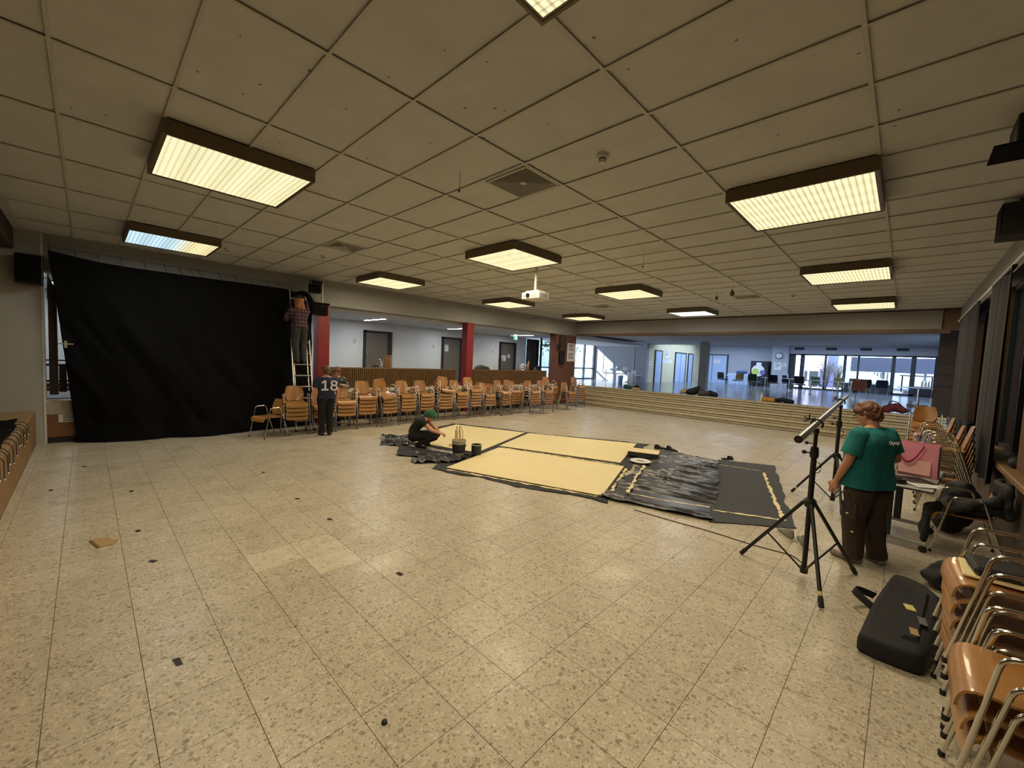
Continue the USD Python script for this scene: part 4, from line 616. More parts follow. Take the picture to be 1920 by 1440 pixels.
t = thing('card_scrap', 'torn piece of brown cardboard on the floor at the left', 'cardboard', (-5.5, .1, .001), .3); part(t, 'flat', plate(Polygon([(-.13, -.07), (.10, -.09), (.14, .02), (.07, .08), (.02, .06), (-.11, .055)]), 0, .004), 'card', False); part(t, 'torn_edge', plate(Polygon([(-.13, -.07), (.10, -.09), (.115, -.07), (-.115, -.05)]), .0041, .007), 'wood_band', False)
for k, (x, y, a, lab) in enumerate(((-3.1, .37, .3, 'large dark scrap of tape nearest the lower left'), (-4.74, .39, .6, 'dark tape scrap right of the brown cardboard'), (-5.62, .35, .2, 'dark tape scrap behind the brown cardboard'), (-7.21, .39, .1, 'dark tape scrap left centre, before the curtain middle'), (-7.84, -.34, 0, 'dark tape scrap near the stage edge'), (-9.05, -.04, .4, 'small dark scrap close to the curtain'), (-7.17, 1.91, .2, 'tape scrap before the lone armchair, farthest of the right row'), (-5.63, 1.9, .5, 'tape scrap second of the right row'), (-4.7, 1.94, .1, 'tape scrap third of the right row, behind the light tiles'), (-3.11, 1.91, .2, 'tape scrap nearest of the right row, right of the light tiles'))):
    single('tape_scrap', lab, 'tape scrap', box(-.032, -.018, 0, .032, .018, .003) if k else plate(Polygon([(-.045, -.012), (.035, -.026), (.05, .002), (-.03, .02)]), 0, .003), 'shoe_black', False, (x, y, .0005), a)
single('screw_cap', 'tiny dark round cap on the floor at lower centre', 'cap', lathe([(0, 0), (.016, 0), (.014, .012), (0, .012)], 12), 'black', True, (-1.85, 1.07, .0))

# ---------------------------------------------------------------- tripods with a steel tube
mat('stand_black', (20, 21, 23), .42); mat('tape_yellow', (206, 196, 120), .6); mat('tube_steel', (150, 148, 142), .32, 1.0)
def tripod(label, x, y, feet, top, tapefoot):
    t = thing('tripod_stand', label, 'tripod', (x, y, 0)); hub = .715
    part(t, 'lower_pole', tube([(0, 0, .06), (0, 0, hub + .02)], .021, 14), 'stand_black', True); part(t, 'upper_pole', tube([(0, 0, hub), (0, 0, 1.2)], .0235, 14), 'stand_black', True); part(t, 'inner_pole', tube([(0, 0, 1.15), (0, 0, top - .05)], .0165, 12), 'stand_black', True)
    part(t, 'hub', lathe([(0, hub - .03), (.035, hub - .03), (.052, hub), (.052, hub + .035), (.03, hub + .06), (0, hub + .06)], 20), 'stand_black'); q = part(t, 'collar', lathe([(0, 1.16), (.034, 1.16), (.036, 1.2), (.03, 1.26), (0, 1.26)], 16), 'stand_black'); part(q, 'knob', cat(tube([(-.02, 0, 1.2), (-.075, 0, 1.2)], .008, 6), ball((-.08, 0, 1.2), .02, 1)), 'stand_black', True); part(q, 'knob', cat(tube([(-.02, 0, 1.29), (-.06, 0, 1.29)], .007, 6), ball((-.065, 0, 1.29), .017, 1)), 'stand_black', True)
    part(t, 'pull_ring', tube([(.03 + .03 * math.cos(a), 0, 1.07 + .05 * math.sin(a)) for a in np.linspace(0, 6.0, 14)], .004, 6), 'stand_black', True)
    k = part(t, 'brace_collar', lathe([(0, .05), (.032, .05), (.034, .11), (0, .11)], 14), 'stand_black')
    for i, (fx, fy) in enumerate(feet):
        d = np.array([fx - x, fy - y, 0.0]); u = d / np.linalg.norm(d); a = u * .05 + (0, 0, hub + .01); b = d + (0, 0, .018)
        lg = part(t, 'leg', tube([a, b], .0165, 10), 'stand_black', True); e = (b - a) / np.linalg.norm(b - a); part(lg, 'rubber_foot', tube([b - e * .07, b + e * .002], .021, 10), 'rubber', True)
        if i == tapefoot: part(lg, 'tape_band', tube([b - e * .12, b - e * .085], .0182, 10), 'tape_yellow', True, 'pale yellow tape wound round the leg')
        part(t, 'brace', tube([u * .03 + (0, 0, .085), a + (b - a) * .56], .0085, 8), 'stand_black', True)
    cl = part(t, 'clamp', cat(lathe([(0, top - .07), (.024, top - .07), (.024, top - .03), (0, top - .03)], 14), tube([(.045 * math.cos(a), 0, top + .012 + .045 * math.sin(a)) for a in np.linspace(-.6, 3.75, 12)], .01, 6)), 'stand_black', True)
    part(cl, 'wing_nut', cat(*[tube([(-.06, 0, top + .05), (-.06 + .05 * math.cos(a), 0, top + .05 + .05 * math.sin(a))], .006, 5) for a in (0.4, 1.6, 2.6, 3.6)]), 'stand_black', True); return t
tripod('near black tripod stand with yellow tape on its front leg', -.56, 4.71, [(-1.11, 4.77), (-.36, 4.19), (-.21, 5.18)], 1.46, 1); tripod('far black tripod stand with pale tape on its left foot', -.655, 7.75, [(-1.19, 7.91), (-.49, 7.2), (-.28, 8.14)], 1.52, 0)
_a, _b = np.array((-.537, 3.66, 1.452)), np.array((-.70, 9.06, 1.565)); t = thing('steel_tube', 'long bare steel tube clamped across the two tripod stands', 'tube', (0, 0, 0)); part(t, 'pipe', tube([_a, _b], .029, 18), 'tube_steel', 50); e = (_b - _a) / np.linalg.norm(_b - _a); part(t, 'end_hole', tube([_a - e * .002, _a + e * .004], .025, 18), 'black', 50)

# ---------------------------------------------------------------- black soft case
o = [(-.085, 3.60), (.0, 3.585), (.12, 3.585), (.20, 3.60), (.235, 3.75), (.32, 4.35), (.33, 4.66), (.25, 4.84), (.14, 4.92), (.06, 4.90), (.0, 4.48), (-.035, 4.2)]
o = [(x * 1.044, y * 1.044) for x, y in o]; pg = Polygon(o).buffer(.03).buffer(-.01); layers = []
for z, ins in ((0, .02), (.025, 0), (.10, 0), (.13, .012), (.145, .03), (.152, .06)):
    r_ = pg.buffer(-ins, join_style=1).exterior; layers.append(np.array([(*r_.interpolate(s, normalized=True).coords[0], z) for s in np.linspace(0, 1, 72, endpoint=False)]))
v = np.vstack(layers + [[(.125, 4.385, .158)]]); f = []
for a in range(5):
    for j in range(72): p, q_ = a * 72 + j, a * 72 + (j + 1) % 72; f += [(p, q_, q_ + 72), (p, q_ + 72, p + 72)]
for j in range(72): f.append((360 + j, 360 + (j + 1) % 72, 432))
t = thing('instrument_case', 'large black soft case with yellow tag lying on the floor', 'case', (0, 0, 0)); m = trimesh.Trimesh(v, np.array(f), process=False); m.fix_normals(); part(t, 'body', m, 'bag_black', 60)
part(t, 'pocket', hullm([(x * 1.044, y * 1.044, z) for x, y, z in ((.10, 3.70, .150), (.19, 3.72, .150), (.27, 4.62, .150), (.18, 4.72, .150), (.11, 4.30, .150), (.12, 3.72, .178), (.18, 3.74, .178), (.25, 4.58, .178), (.18, 4.66, .178), (.125, 4.3, .178))]), 'bag_black', 40); part(t, 'yellow_tag', xf(box(-.028, -.045, 0, .028, .045, .006), (.155, 4.37, .178), .25), 'tape_yellow', False, 'small yellow tag')
part(t, 'clear_window', xf(box(-.022, -.06, 0, .022, .06, .004), (.22, 4.2, .178), .1), 'steel', False); part(t, 'patch', xf(box(-.022, -.05, 0, .022, .05, .004), (.175, 3.98, .178), .1), 'card', False); part(t, 'zip', tube([(-.06, 3.84, .145), (-.01, 4.4, .148), (.05, 4.7, .15), (.1, 5.05, .145)], .004, 6), 'shoe_black', True)
part(t, 'handle', sheet([[(-.05 - .13 * math.sin(a) + .012 * s, 4.36 + .24 * (a / math.pi), .09 + .05 * math.sin(a) + .026 * s) for s in (-1, 1)] for a in np.linspace(0, math.pi, 14)], .008), 'bag_black', True)
for y in (4.2, 4.0): part(t, 'strap', sheet([[(.25 + .09 * k / 4, y + .015 * s - .03 * k / 4, .11 - .10 * (k / 4) ** .5) for s in (-1, 1)] for k in range(5)], .005), 'bag_black', True)

# ---------------------------------------------------------------- wheeled table with bag, bottle, tape, papers
mat('laptop_grey', (156, 154, 150), .5); mat('pink', (206, 128, 148), .6, var=.1, vscale=9); mat('pink_pale', (222, 170, 168), .6, var=.1, vscale=9); mat('magenta', (150, 40, 84), .6); mat('lilac', (150, 144, 190), .6)
TB = M4((.02, 6.98, 0), -.10); tt = thing('wheeled_table', 'small grey folding table on castors beside the teal-shirted person', 'table', (.02, 6.98, 0), -.10)
part(tt, 'tabletop', box(-.36, -.72, .715, .36, .72, .74, .008), 'laptop_grey', False); part(tt, 'edge_band', box(-.365, -.725, .717, .365, .725, .735), 'frame_dark', False)
for y in (-.5, .35):
    q = part(tt, 'leg', box(-.035, y - .025, .10, .035, y + .025, .715, .008), 'frame_dark', False); part(q, 'foot_bar', box(-.34, y - .025, .075, .34, y + .025, .115, .01), 'laptop_grey', False)
    for x in (-.31, .31): w_ = part(tt, 'castor', xf(lathe([(0, -.014), (.036, -.014), (.038, 0), (.036, .014), (0, .014)], 18), (x, y, .038), 0, math.pi / 2), 'rubber'); part(w_, 'fork', box(x - .02, y - .022, .04, x + .02, y + .022, .08, .006), 'black', False)
part(tt, 'cross_beam', box(-.02, -.5, .60, .02, .35, .65), 'frame_dark', False)
t = thing('shopping_bag', 'large pink shopping bag with magenta handles standing on the wheeled table', 'bag', (.12, 7.15, .742), -.15)
def bagside(y): return sheet([[(x * (1 - .04 * z), y + .03 * math.sin(3 * z) * (1 - z) * (1 if y > 0 else -1), .40 * z) for x in np.linspace(-.26, .26, 7)] for z in np.linspace(0, 1, 7)], .004)
for y in (-.09, .09): part(t, 'panel', bagside(y), 'pink', True)
for x in (-.26, .25): part(t, 'gusset', box(x, -.09, 0, x + .006, .09, .39), 'lilac', False)
part(t, 'base', box(-.26, -.09, 0, .26, .09, .006), 'pink_pale', False); part(t, 'picture', box(-.2, -.122, .03, .2, -.118, .2), 'pink_pale', False)
for y in (-.125, .10): part(t, 'handle', sheet([[(-.13 + .26 * (a / math.pi) , y - .03 * math.sin(a), .38 - .21 * math.sin(a) + .018 * s) for s in (-1, 1)] for a in np.linspace(0, math.pi, 16)], .005), 'magenta', True)
t = thing('drink_bottle', 'clear plastic bottle with dark cap in front of the pink bag', 'bottle', (-.02, 6.78, .742)); MATS['clear_plastic'] = usdkit.material(stage, '/World/Looks/clear_plastic', {'p': ('principled_bsdf', {'base_color': (.9, .9, .88), 'roughness': .08, 'transmission_weight': .75, 'ior': 1.3})}, [], surface='p.BSDF')
part(t, 'body', lathe([(0, 0), (.034, 0), (.036, .02), (.033, .08), (.036, .15), (.034, .19), (.014, .235), (.014, .25), (0, .25)], 20), 'clear_plastic'); part(t, 'cap', lathe([(0, .25), (.016, .25), (.016, .272), (0, .272)], 14), 'black'); part(t, 'label', lathe([(.0365, .09), (.0375, .09), (.0375, .14), (.0365, .14)], 20), 'paper')
single('tape_roll', 'fat roll of black tape at the near edge of the wheeled table', 'tape roll', lathe([(.038, 0), (.07, 0), (.07, .05), (.038, .05), (.038, 0)], 28), 'black', 40, (.03, 6.42, .742)); single('tape_roll', 'small roll of brown tape beside the black tape roll', 'tape roll', lathe([(.03, 0), (.05, 0), (.05, .025), (.03, .025), (.03, 0)], 24), 'card', 40, (-.11, 6.52, .742))
for k, (x, y, a, lab) in enumerate(((.24, 6.62, .7, 'open sheet of printed paper at the right corner of the wheeled table'), (.2, 6.50, .6, 'second printed sheet lying nearest the table corner'), (-.16, 6.62, .2, 'white paper under the elbow of the teal-shirted person'), (-.33, 7.0, .3, 'white paper showing left of the teal shirt'))): t = thing('paper_sheet', lab, 'paper', (x, y, .744 + .0035 * k), a); part(t, 'sheet', box(-.105, -.148, 0, .105, .148, .003), 'paper', False); part(t, 'print', cat(*[box(-.08, yy, .0031, .07, yy + .006, .0034) for yy in np.arange(-.12, .12, .03)]), 'ink', False, kind='stuff')
single('ring_binder', 'dark ring binder under the printed sheets on the wheeled table', 'binder', box(-.13, -.16, 0, .13, .16, .012, .003), 'black', False, (.17, 6.72, .742), .5)

# ---------------------------------------------------------------- things along the window wall
single('rucksack', 'big black rucksack against the window sill behind the table', 'bag', lump([((-.1, -.1, .16), .17), ((0, .15, .3), .2), ((.02, .1, .5), .14)], .04, 21), 'bag_black', True, (.62, 7.75, 0))
def heap(bones, amp, seed, mt):
    m = blob(bones, .02, 6, 16); v = np.array(m.vertices); m.vertices = v + np.array(m.vertex_normals) * (amp * F(v * (10, 10, 6) + seed))[:, None]; m.vertices[:, 2] = np.maximum(m.vertices[:, 2], .002); return m
single('jacket', 'black jacket draped over the back and seat of the armchair by the sill', 'jacket', heap([[((.27, -.19, .80), .04), ((.27, .19, .80), .04), ((.30, -.2, .52), .05), ((.30, .2, .50), .05)], [((.24, -.17, .56), .05), ((.24, .17, .56), .05), ((-.05, -.16, .50), .05), ((-.05, .16, .51), .05)], [((.2, -.2, .66), .05), ((.02, -.26, .60), .05)], [((.02, -.26, .60), .05), ((-.14, -.24, .50), .045)]], .035, 22, 0), 'bag_black', True, (.58, 6.86, .0), .08)
single('dark_cloth', 'dark grey cloth hanging from the front of the jacket armchair to the floor', 'cloth', heap([[((-.19, -.13, .49), .03), ((-.19, .12, .49), .03), ((-.27, -.13, .43), .028), ((-.27, .12, .43), .028)], [((-.27, -.13, .43), .028), ((-.27, .12, .43), .028), ((-.30, -.11, .08), .025), ((-.29, .12, .10), .025)]], .022, 26, 0), 'tee_dark', True, (.58, 6.86, .0), .08)
single('bag', 'black bag slumped on the floor below the jacket chair', 'bag', lump([((-.16, 0, .1), .11), ((.05, .05, .14), .14), ((.2, -.05, .1), .11)], .05, 23), 'bag_black', True, (.5, 5.55, 0), .4); single('bag', 'black shoulder bag on the floor between case and armchairs', 'bag', lump([((-.2, 0, .08), .09), ((.0, .05, .12), .12), ((.2, .02, .1), .1)], .05, 24), 'bag_black', True, (.52, 4.75, 0), .9)
single('coat', 'dark coat heaped on the window sill end by the curtain', 'coat', lump([((-.02, -.2, .055), .055), ((.0, .0, .07), .06), ((.0, .18, .055), .05)], .012, 25), 'bag_black', True, (1.03, 7.78, .931)); t = thing('tray', 'pale board with a cut-out loop handle lying on the tall armchair stack', 'tray', (.52, 3.62, .832)); part(t, 'board', box(-.2, -.16, 0, .2, .14, .014, .004), 'board_cream', False); part(t, 'loop_handle', tube(fil([(-.1, .14, .01), (-.08, .2, .03), (.08, .2, .03), (.1, .14, .01)], .03, 4), .009, 8), 'paper', True)
single('document_case', 'flat black document case on the pale board of the armchair stack', 'case', box(-.19, -.13, 0, .19, .12, .05, .015), 'black', False, (.54, 3.62, .848), .1)
# ---------------------------------------------------------------- people
mat('skin', (206, 150, 122), .5, subsurface_weight=.08, subsurface_radius=(.01, .004, .002)); mat('lips', (170, 96, 88), .5); mat('eye_white', (226, 222, 214), .3); mat('eye_dark', (46, 34, 26), .2); mat('glasses', (44, 26, 22), .35)
mat('hair_auburn', (98, 58, 34), .55, var=.25, vscale=60, bump=.6, bscale=150); mat('hair_brown', (92, 62, 42), .55, var=.25, vscale=60, bump=.6, bscale=150); mat('hair_green', (40, 96, 66), .6, var=.16, vscale=30, bump=.6, bscale=150); mat('hair_blond', (146, 92, 48), .6, var=.25, vscale=60, bump=.6, bscale=150)
mat('tee_teal', (12, 106, 108), .85, var=.08, vscale=7, bump=.15, bscale=40); mat('cargo_brown', (58, 46, 38), .9, var=.2, vscale=9, bump=.2, bscale=50); mat('jersey_navy', (30, 34, 62), .8, var=.08, vscale=8); mat('trouser_black', (20, 20, 22), .9); mat('tee_black', (34, 34, 34), .9); mat('jeans_dark', (44, 46, 46), .9, var=.1, vscale=12); mat('sleeve_grey', (142, 134, 118), .85); mat('cap_black', (18, 18, 20), .8)
def dotted(name, base, spot, scale, thr):
    MATS[name] = usdkit.material(stage, '/World/Looks/' + name, {'tc': ('texture_coordinate', {}), 'v': ('noise_texture', {'scale': scale, 'detail': 1.0}), 'r': ('rgb_ramp', {'ramp': [(thr - .02, lin(base)), (thr + .02, lin(spot))]}), 'p': ('principled_bsdf', {'roughness': .85})},
        [('tc.object', 'v.vector'), ('v.fac', 'r.fac'), ('r.color', 'p.base_color')], surface='p.BSDF')
dotted('pattern_top', (30, 31, 34), (150, 146, 138), 26.0, .58)
MATS['plaid'] = usdkit.material(stage, '/World/Looks/plaid', {'tc': ('texture_coordinate', {}), 'a': ('wave_texture', {'wave_type': 'bands', 'bands_direction': 'y', 'scale': 4.0}), 'b': ('wave_texture', {'wave_type': 'bands', 'bands_direction': 'z', 'scale': 3.6}), 'm': ('mix_color', {'blend_type': 'add', 'fac': 1.0}),
    's': ('separate_color', {}), 'r': ('rgb_ramp', {'ramp': [(.15, lin((26, 20, 32))), (.5, lin((66, 28, 46))), (.9, lin((92, 66, 80)))]}), 'h': ('math', {'math_type': 'multiply', 'value2': .5}), 'p': ('principled_bsdf', {'roughness': .85})},
    [('tc.object', 'a.vector'), ('tc.object', 'b.vector'), ('a.color', 'm.a'), ('b.color', 'm.b'), ('m.result', 's.color'), ('s.r', 'h.value1'), ('h.value', 'r.fac'), ('r.color', 'p.base_color')], surface='p.BSDF')
V = lambda *a: np.array(a, float)
def unit(v): v = np.asarray(v, float); return v / (np.linalg.norm(v) + 1e-12)
def rotm(yaw, pitch, roll=0): return trimesh.transformations.euler_matrix(roll, pitch, yaw, 'sxyz')[:3, :3]
def hand_bones(w_, d, n, curl, side):
    """Palm and five fingers: w_ wrist, d finger direction, n palm normal (palm side), curl 0..1, side +1 left hand."""
    d = unit(d); n = unit(n - d * (n @ d)); s = np.cross(n, d) * side; B = []; pc = w_ + d * .05
    k = [w_ + d * .088 + s * (.030 - .02 * i) - n * .002 for i in range(4)]; B.append([(w_, .024), (k[0], .013), (k[3], .012), (pc, .02)])
    for i in range(4):
        L = (.072, .080, .074, .058)[i]; a, p = 0.0, k[i]; r = (.0092, .0094, .009, .008)[i]
        for seg, f_ in ((.45, .35), (.32, .8), (.25, .7)):
            a += curl * f_; q = p + (d * math.cos(a) + n * math.sin(a)) * L * seg; B.append([(p, r), (q, r * .92)]); p, r = q, r * .92
    t0 = w_ + d * .03 + s * .026; t1 = t0 + unit(d * .7 + s * .75 + n * .25) * .042; t2 = t1 + unit(d + s * .15 + n * (.3 + curl * .4)) * .034; B += [[(w_ + d * .015, .018), (t0, .014)], [(t0, .0125), (t1, .0105)], [(t1, .0105), (t2, .009)]]
    return B
def human(name_label, loc, rz, J, look):
    """J: joints in the person's own frame (x forward, y left, z up); look: clothes and hair. One skin, clothes and hair as children."""
    t = thing('person', name_label, 'person', loc, rz); g = look.get('girth', 1.0); H = J['head']; Rh = rotm(*J.get('hrot', (0, 0))); hp = lambda x, y, z: H + Rh @ V(x, y, z)
    P, W_, C, N = J['pelvis'], J['waist'], J['chest'], J['neck']; lat = unit(J['sL'] - J['sR']); lath_ = unit(J['hL'] - J['hR'])
    body = [[(P + lath_ * .068 * g, .090 * g), (P - lath_ * .068 * g, .090 * g), (W_ + lath_ * .055 * g, .094 * g), (W_ - lath_ * .055 * g, .094 * g)],
            [(W_ + lath_ * .055 * g, .098 * g), (W_ - lath_ * .055 * g, .098 * g), (C + lat * .085, .105 * g), (C - lat * .085, .105 * g)],
            [(C + lat * .085, .10), (C - lat * .085, .10), (J['sL'], .052), (J['sR'], .052), (N, .055)], [(N, .055), (hp(-.015, 0, -.07), .052)]]
    head = [[(hp(-.018, 0, .035), .088), (hp(.012, 0, .02), .080)], [(hp(.02, 0, .0), .074), (hp(.045, 0, -.062), .046)], [(hp(.045, .012, -.085), .026), (hp(.045, -.012, -.085), .026), (hp(.072, 0, -.082), .020)], [(hp(.058, .028, -.02), .034), (hp(.058, -.028, -.02), .034)], [(hp(.075, .02, .03), .022), (hp(.075, -.02, .03), .022), (hp(.07, 0, .05), .024)],
            [(hp(.088, 0, .018), .011), (hp(.108, 0, -.022), .0135)], [(hp(.103, .011, -.026), .009), (hp(.103, -.011, -.026), .009)], [(hp(.088, .014, -.058), .010), (hp(.088, -.014, -.058), .010), (hp(.092, 0, -.055), .010)]]
    for s in (-1, 1): head.append([(hp(-.008, .078 * s, .02), .014), (hp(-.02, .090 * s, .034), .011), (hp(-.004, .082 * s, -.022), .010)])
    arms, legs = {}, {}
    for s, k in ((1, 'L'), (-1, 'R')):
        S, E_, Wr = J['s' + k], J['e' + k], J['w' + k]; arms[k] = [[(S, .052), (E_, .041)], [(E_, .041), (E_ + (Wr - E_) * .4, .039), (Wr, .026)]]; body += arms[k] + hand_bones(Wr, J['d' + k], J['n' + k], J.get('c' + k, .4), s)
        h_, K, A = J['h' + k], J['k' + k], J['a' + k]; legs[k] = [[(h_, .080), (K, .055)], [(K, .057), (K + (A - K) * .35 , .054), (A, .037)]]; f_ = unit(J['t' + k] - A); body += legs[k] + [[(A, .037), (J['t' + k] - f_ * .02 + V(0, 0, .0), .028)]]
    part(t, 'body', blob(body + head, look.get('res', .013), 5, 16), 'skin', True)
    for s in (-1, 1):
        q = part(t, 'eye', ball(hp(.0865, .031 * s, .012), .0125, 2), 'eye_white', True); part(q, 'pupil', ball(hp(.0945, .031 * s, .012), .0064, 1), 'eye_dark', True); part(t, 'eyebrow', tube([hp(.094, .014 * s, .036), hp(.095, .032 * s, .042), hp(.083, .052 * s, .034)], .0045, 6), look['hair'], True)
    part(t, 'mouth', tube([hp(.095, .020, -.058), hp(.102, 0, -.057), hp(.095, -.020, -.058)], [.003, .0055, .003], 6), 'lips', True)
    if look.get('glasses'):
        for s in (-1, 1): part(t, 'spectacle_rim', tube([hp(.108, .031 * s + .021 * math.cos(a), .012 + .017 * math.sin(a)) for a in np.linspace(0, 2 * math.pi, 18)[:-1]], .0026, 6, True), 'glasses', True); part(t, 'spectacle_arm', tube([hp(.106, .052 * s, .016), hp(.04, .083 * s, .022), hp(-.02, .088 * s, .018)], .0024, 6), 'glasses', True)
    # hair: a shell over the skull, cut clear of the face
    pf = look.get('puff', 0); hb = look.get('hb') or [[(hp(-.02, 0, .040), .095 + pf), (hp(.026, 0, .050), .083 + pf)], [(hp(-.026, 0, .03), .0915 + pf), (hp(-.05, 0, -.035), .062 + pf)]]; m = m3.Manifold.batch_boolean([m3.Manifold.batch_hull([m3.Manifold.sphere(float(r), 20).translate([float(x) for x in c]) for c, r in b]) for b in hb], m3.OpType.Add)
    nrm = Rh @ unit((-.62, 0, .78)); m = m.trim_by_plane([float(x) for x in nrm], float(nrm @ hp(.058, 0, .038))) if not look.get('long') else m
    hm = from_mf(m.refine_to_length(.011)); hm.merge_vertices(); vv = np.array(hm.vertices); hm.vertices = vv + np.array(hm.vertex_normals) * ((F(vv * (44, 44, 26) + 3, 4) + .35) * look.get('shag', .02))[:, None]; part(t, 'hair', hm, look['hair'], True)
    def soft(bones, ln, amp, seed):
        m = m3.Manifold.batch_boolean([m3.Manifold.batch_hull([m3.Manifold.sphere(float(r), 20).translate([float(x) for x in c]) for c, r in b]) for b in bones], m3.OpType.Add)
        c = from_mf(m.refine_to_length(ln)); c.merge_vertices(); trimesh.smoothing.filter_taubin(c, .5, .53, 6); v = np.array(c.vertices); v = v + np.array(c.vertex_normals) * (F(v * (11, 11, 5) + seed, 4) * amp * 2)[:, None]
        q = m3.Manifold(m3.Mesh(np.asarray(v, np.float32), np.asarray(c.faces, np.uint32))); return q if q.num_tri() else m
    def cloth(n, bones, material, ln=.02, trims=(), label=None, amp=.006):
        # bones: (spheres, cuts); pieces with a cut (point, direction, radius) end there like a cuff; trims are whole planes
        plain = [b for b, c in bones if not c]; m = soft(plain, ln, amp, len(n)) if plain else m3.Manifold()
        for nn, off in trims: m = m.trim_by_plane([float(x) for x in nn], float(off))
        for b, cuts in bones:
            if not cuts: continue
            q = soft([b], ln, amp * .6, len(n))
            for p, d, r in cuts: q = q.trim_by_plane([-float(x) for x in d], -float(unit(d) @ p))
            m = m + q
        return part(t, n, from_mf(m), material, 60, label)
    e = look.get('ease', .014); hem = look.get('hem', -.06); up = unit(C - P)
    sh = [([(P + up * (hem - .09) + lath_ * .075 * g, .108 * g + e + .006), (P + up * (hem - .09) - lath_ * .075 * g, .108 * g + e + .006), (W_ + lath_ * .058 * g, .100 * g + e), (W_ - lath_ * .058 * g, .100 * g + e)], []),
          ([(W_ + lath_ * .058 * g, .100 * g + e), (W_ - lath_ * .058 * g, .100 * g + e), (C + lat * .088, .107 * g + e * .8), (C - lat * .088, .107 * g + e * .8)], []), ([(C + lat * .088, .104 + e * .6), (C - lat * .088, .104 + e * .6), (J['sL'], .056 + e * .6), (J['sR'], .056 + e * .6), (N, .060)], [])]
    for k in 'LR':
        S, E_, Wr = J['s' + k], J['e' + k], J['w' + k]; fr = look.get('sleeve', .6); d = unit(E_ - S)
        if fr <= 1: sh.append(([(S, .056 + e), (S + (E_ - S) * (fr + .12), .050 + e * 1.3)], [(S + (E_ - S) * fr, d, .052 + e * 1.7)]))
        else: sh.append(([(S, .056 + e * .8), (E_, .045 + e * .7)], []))
    nd = unit(N - C); cloth('shirt', sh, look['shirt'], .02, [(-nd, -nd @ (N + nd * .014)), (up, up @ (P + up * hem))])
    if look.get('sleeve', .6) > 1: cloth('sleeves', [([(J['e' + k], .046 + e * .7), (J['w' + k] + unit(J['w' + k] - J['e' + k]) * .02, .034 + e * .4)], [(J['w' + k] - unit(J['w' + k] - J['e' + k]) * .01, unit(J['w' + k] - J['e' + k]), .05)]) for k in 'LR'], look.get('sleeve_mat', look['shirt']), .02)
    pe = look.get('pease', .014); pl = look.get('cuff', .03); tr = [([(P + lath_ * .075 * g, .102 * g), (P - lath_ * .075 * g, .102 * g), (P + up * .03 + lath_ * .06 * g, .096 * g), (P + up * .03 - lath_ * .06 * g, .096 * g)], [])]
    for k in 'LR':
        h_, K, A = J['h' + k], J['k' + k], J['a' + k]; d = unit(A - K); end = A + d * pl; tr += [([(h_ - V(0, 0, look.get('drop', 0)), .092 + pe), (K, .060 + pe)], []), ([(K, .060 + pe), (K + (A - K) * .4, .056 + pe), (end + d * .03, .042 + pe * 1.15)], [(end, d, .075 + pe * 1.3)])]
    cloth('trousers', tr, look['trousers'], .022, (), None, look.get('pamp', .008))
    for k in 'LR':
        A, T = J['a' + k], J['t' + k]; f_ = unit(T - A); fh = unit(V(T[0] - A[0], T[1] - A[1], T[2] - A[2] + look.get('heel', .04))); up_ = unit(np.cross(fh, np.cross(V(0, 0, 1), fh))); heel = A - fh * .045 - up_ * .045
        sm = blob([[(A, .046), (heel, .042)], [(heel, .042), (A + fh * .09 - up_ * .042, .045)], [(A, .044), (A + fh * .07 - up_ * .035, .045)], [(A + fh * .09 - up_ * .045, .045), (T, .034)]], .014, 5, 16); off = look.get('ground', None)
        q = part(t, 'shoe', sm, look['shoes'], True); 
    return t, hp, cloth
# teal shirt, standing beside the table
t, hp, cloth = human('person in teal tee and brown cargo trousers standing by the wheeled table, looking down', (-.20, 5.62, 0), math.radians(150), dict(
    pelvis=V(0, 0, .90), waist=V(.02, 0, 1.06), chest=V(.0, 0, 1.26), neck=V(.0, 0, 1.405), head=V(.055, 0, 1.535), hrot=(.20, .38), sL=V(-.01, .205, 1.335), sR=V(-.01, -.205, 1.335), eL=V(.02, .285, 1.06), wL=V(.13, .255, .84), dL=V(.25, .05, -1), nL=V(.1, -1, .1), cL=.35, eR=V(-.06, -.29, 1.09), wR=V(.14, -.33, 1.0), dR=V(1, .1, -.15), nR=V(0, .3, -1), cR=.5,
    hL=V(0, .10, .88), hR=V(-.01, -.10, .88), kL=V(.03, .115, .48), kR=V(-.0, -.115, .48), aL=V(.0, .12, .085), aR=V(-.07, -.12, .085), tL=V(.165, .155, .032), tR=V(.09, -.15, .032)),
    dict(girth=1.28, ease=.030, hem=-.10, drop=.12, sleeve=.72, shirt='tee_teal', trousers='cargo_brown', pease=.040, cuff=.035, shoes='shoe_grey', hair='hair_auburn', glasses=True, shag=.020, pamp=.012))
for k in (-1, 1): part(t, 'cargo_pocket', box(-.06, (.185 if k > 0 else -.215), .46, .09, (.215 if k > 0 else -.185), .64, .01), 'cargo_brown', False)
part(t, 'back_print', xf(meshkit.text_mesh('Olymp', .036, .004), (-.170, .03, 1.27), -math.pi / 2, math.pi / 2), 'paper', False)
for x, y, z in ((.10, .20, .80), (.02, .225, .52), (.05, .215, .74), (-.03, .205, .34)): part(t, 'paint_spot', ball((x, y, z), (.018, .006, .009), 1), 'paint_dry', True)
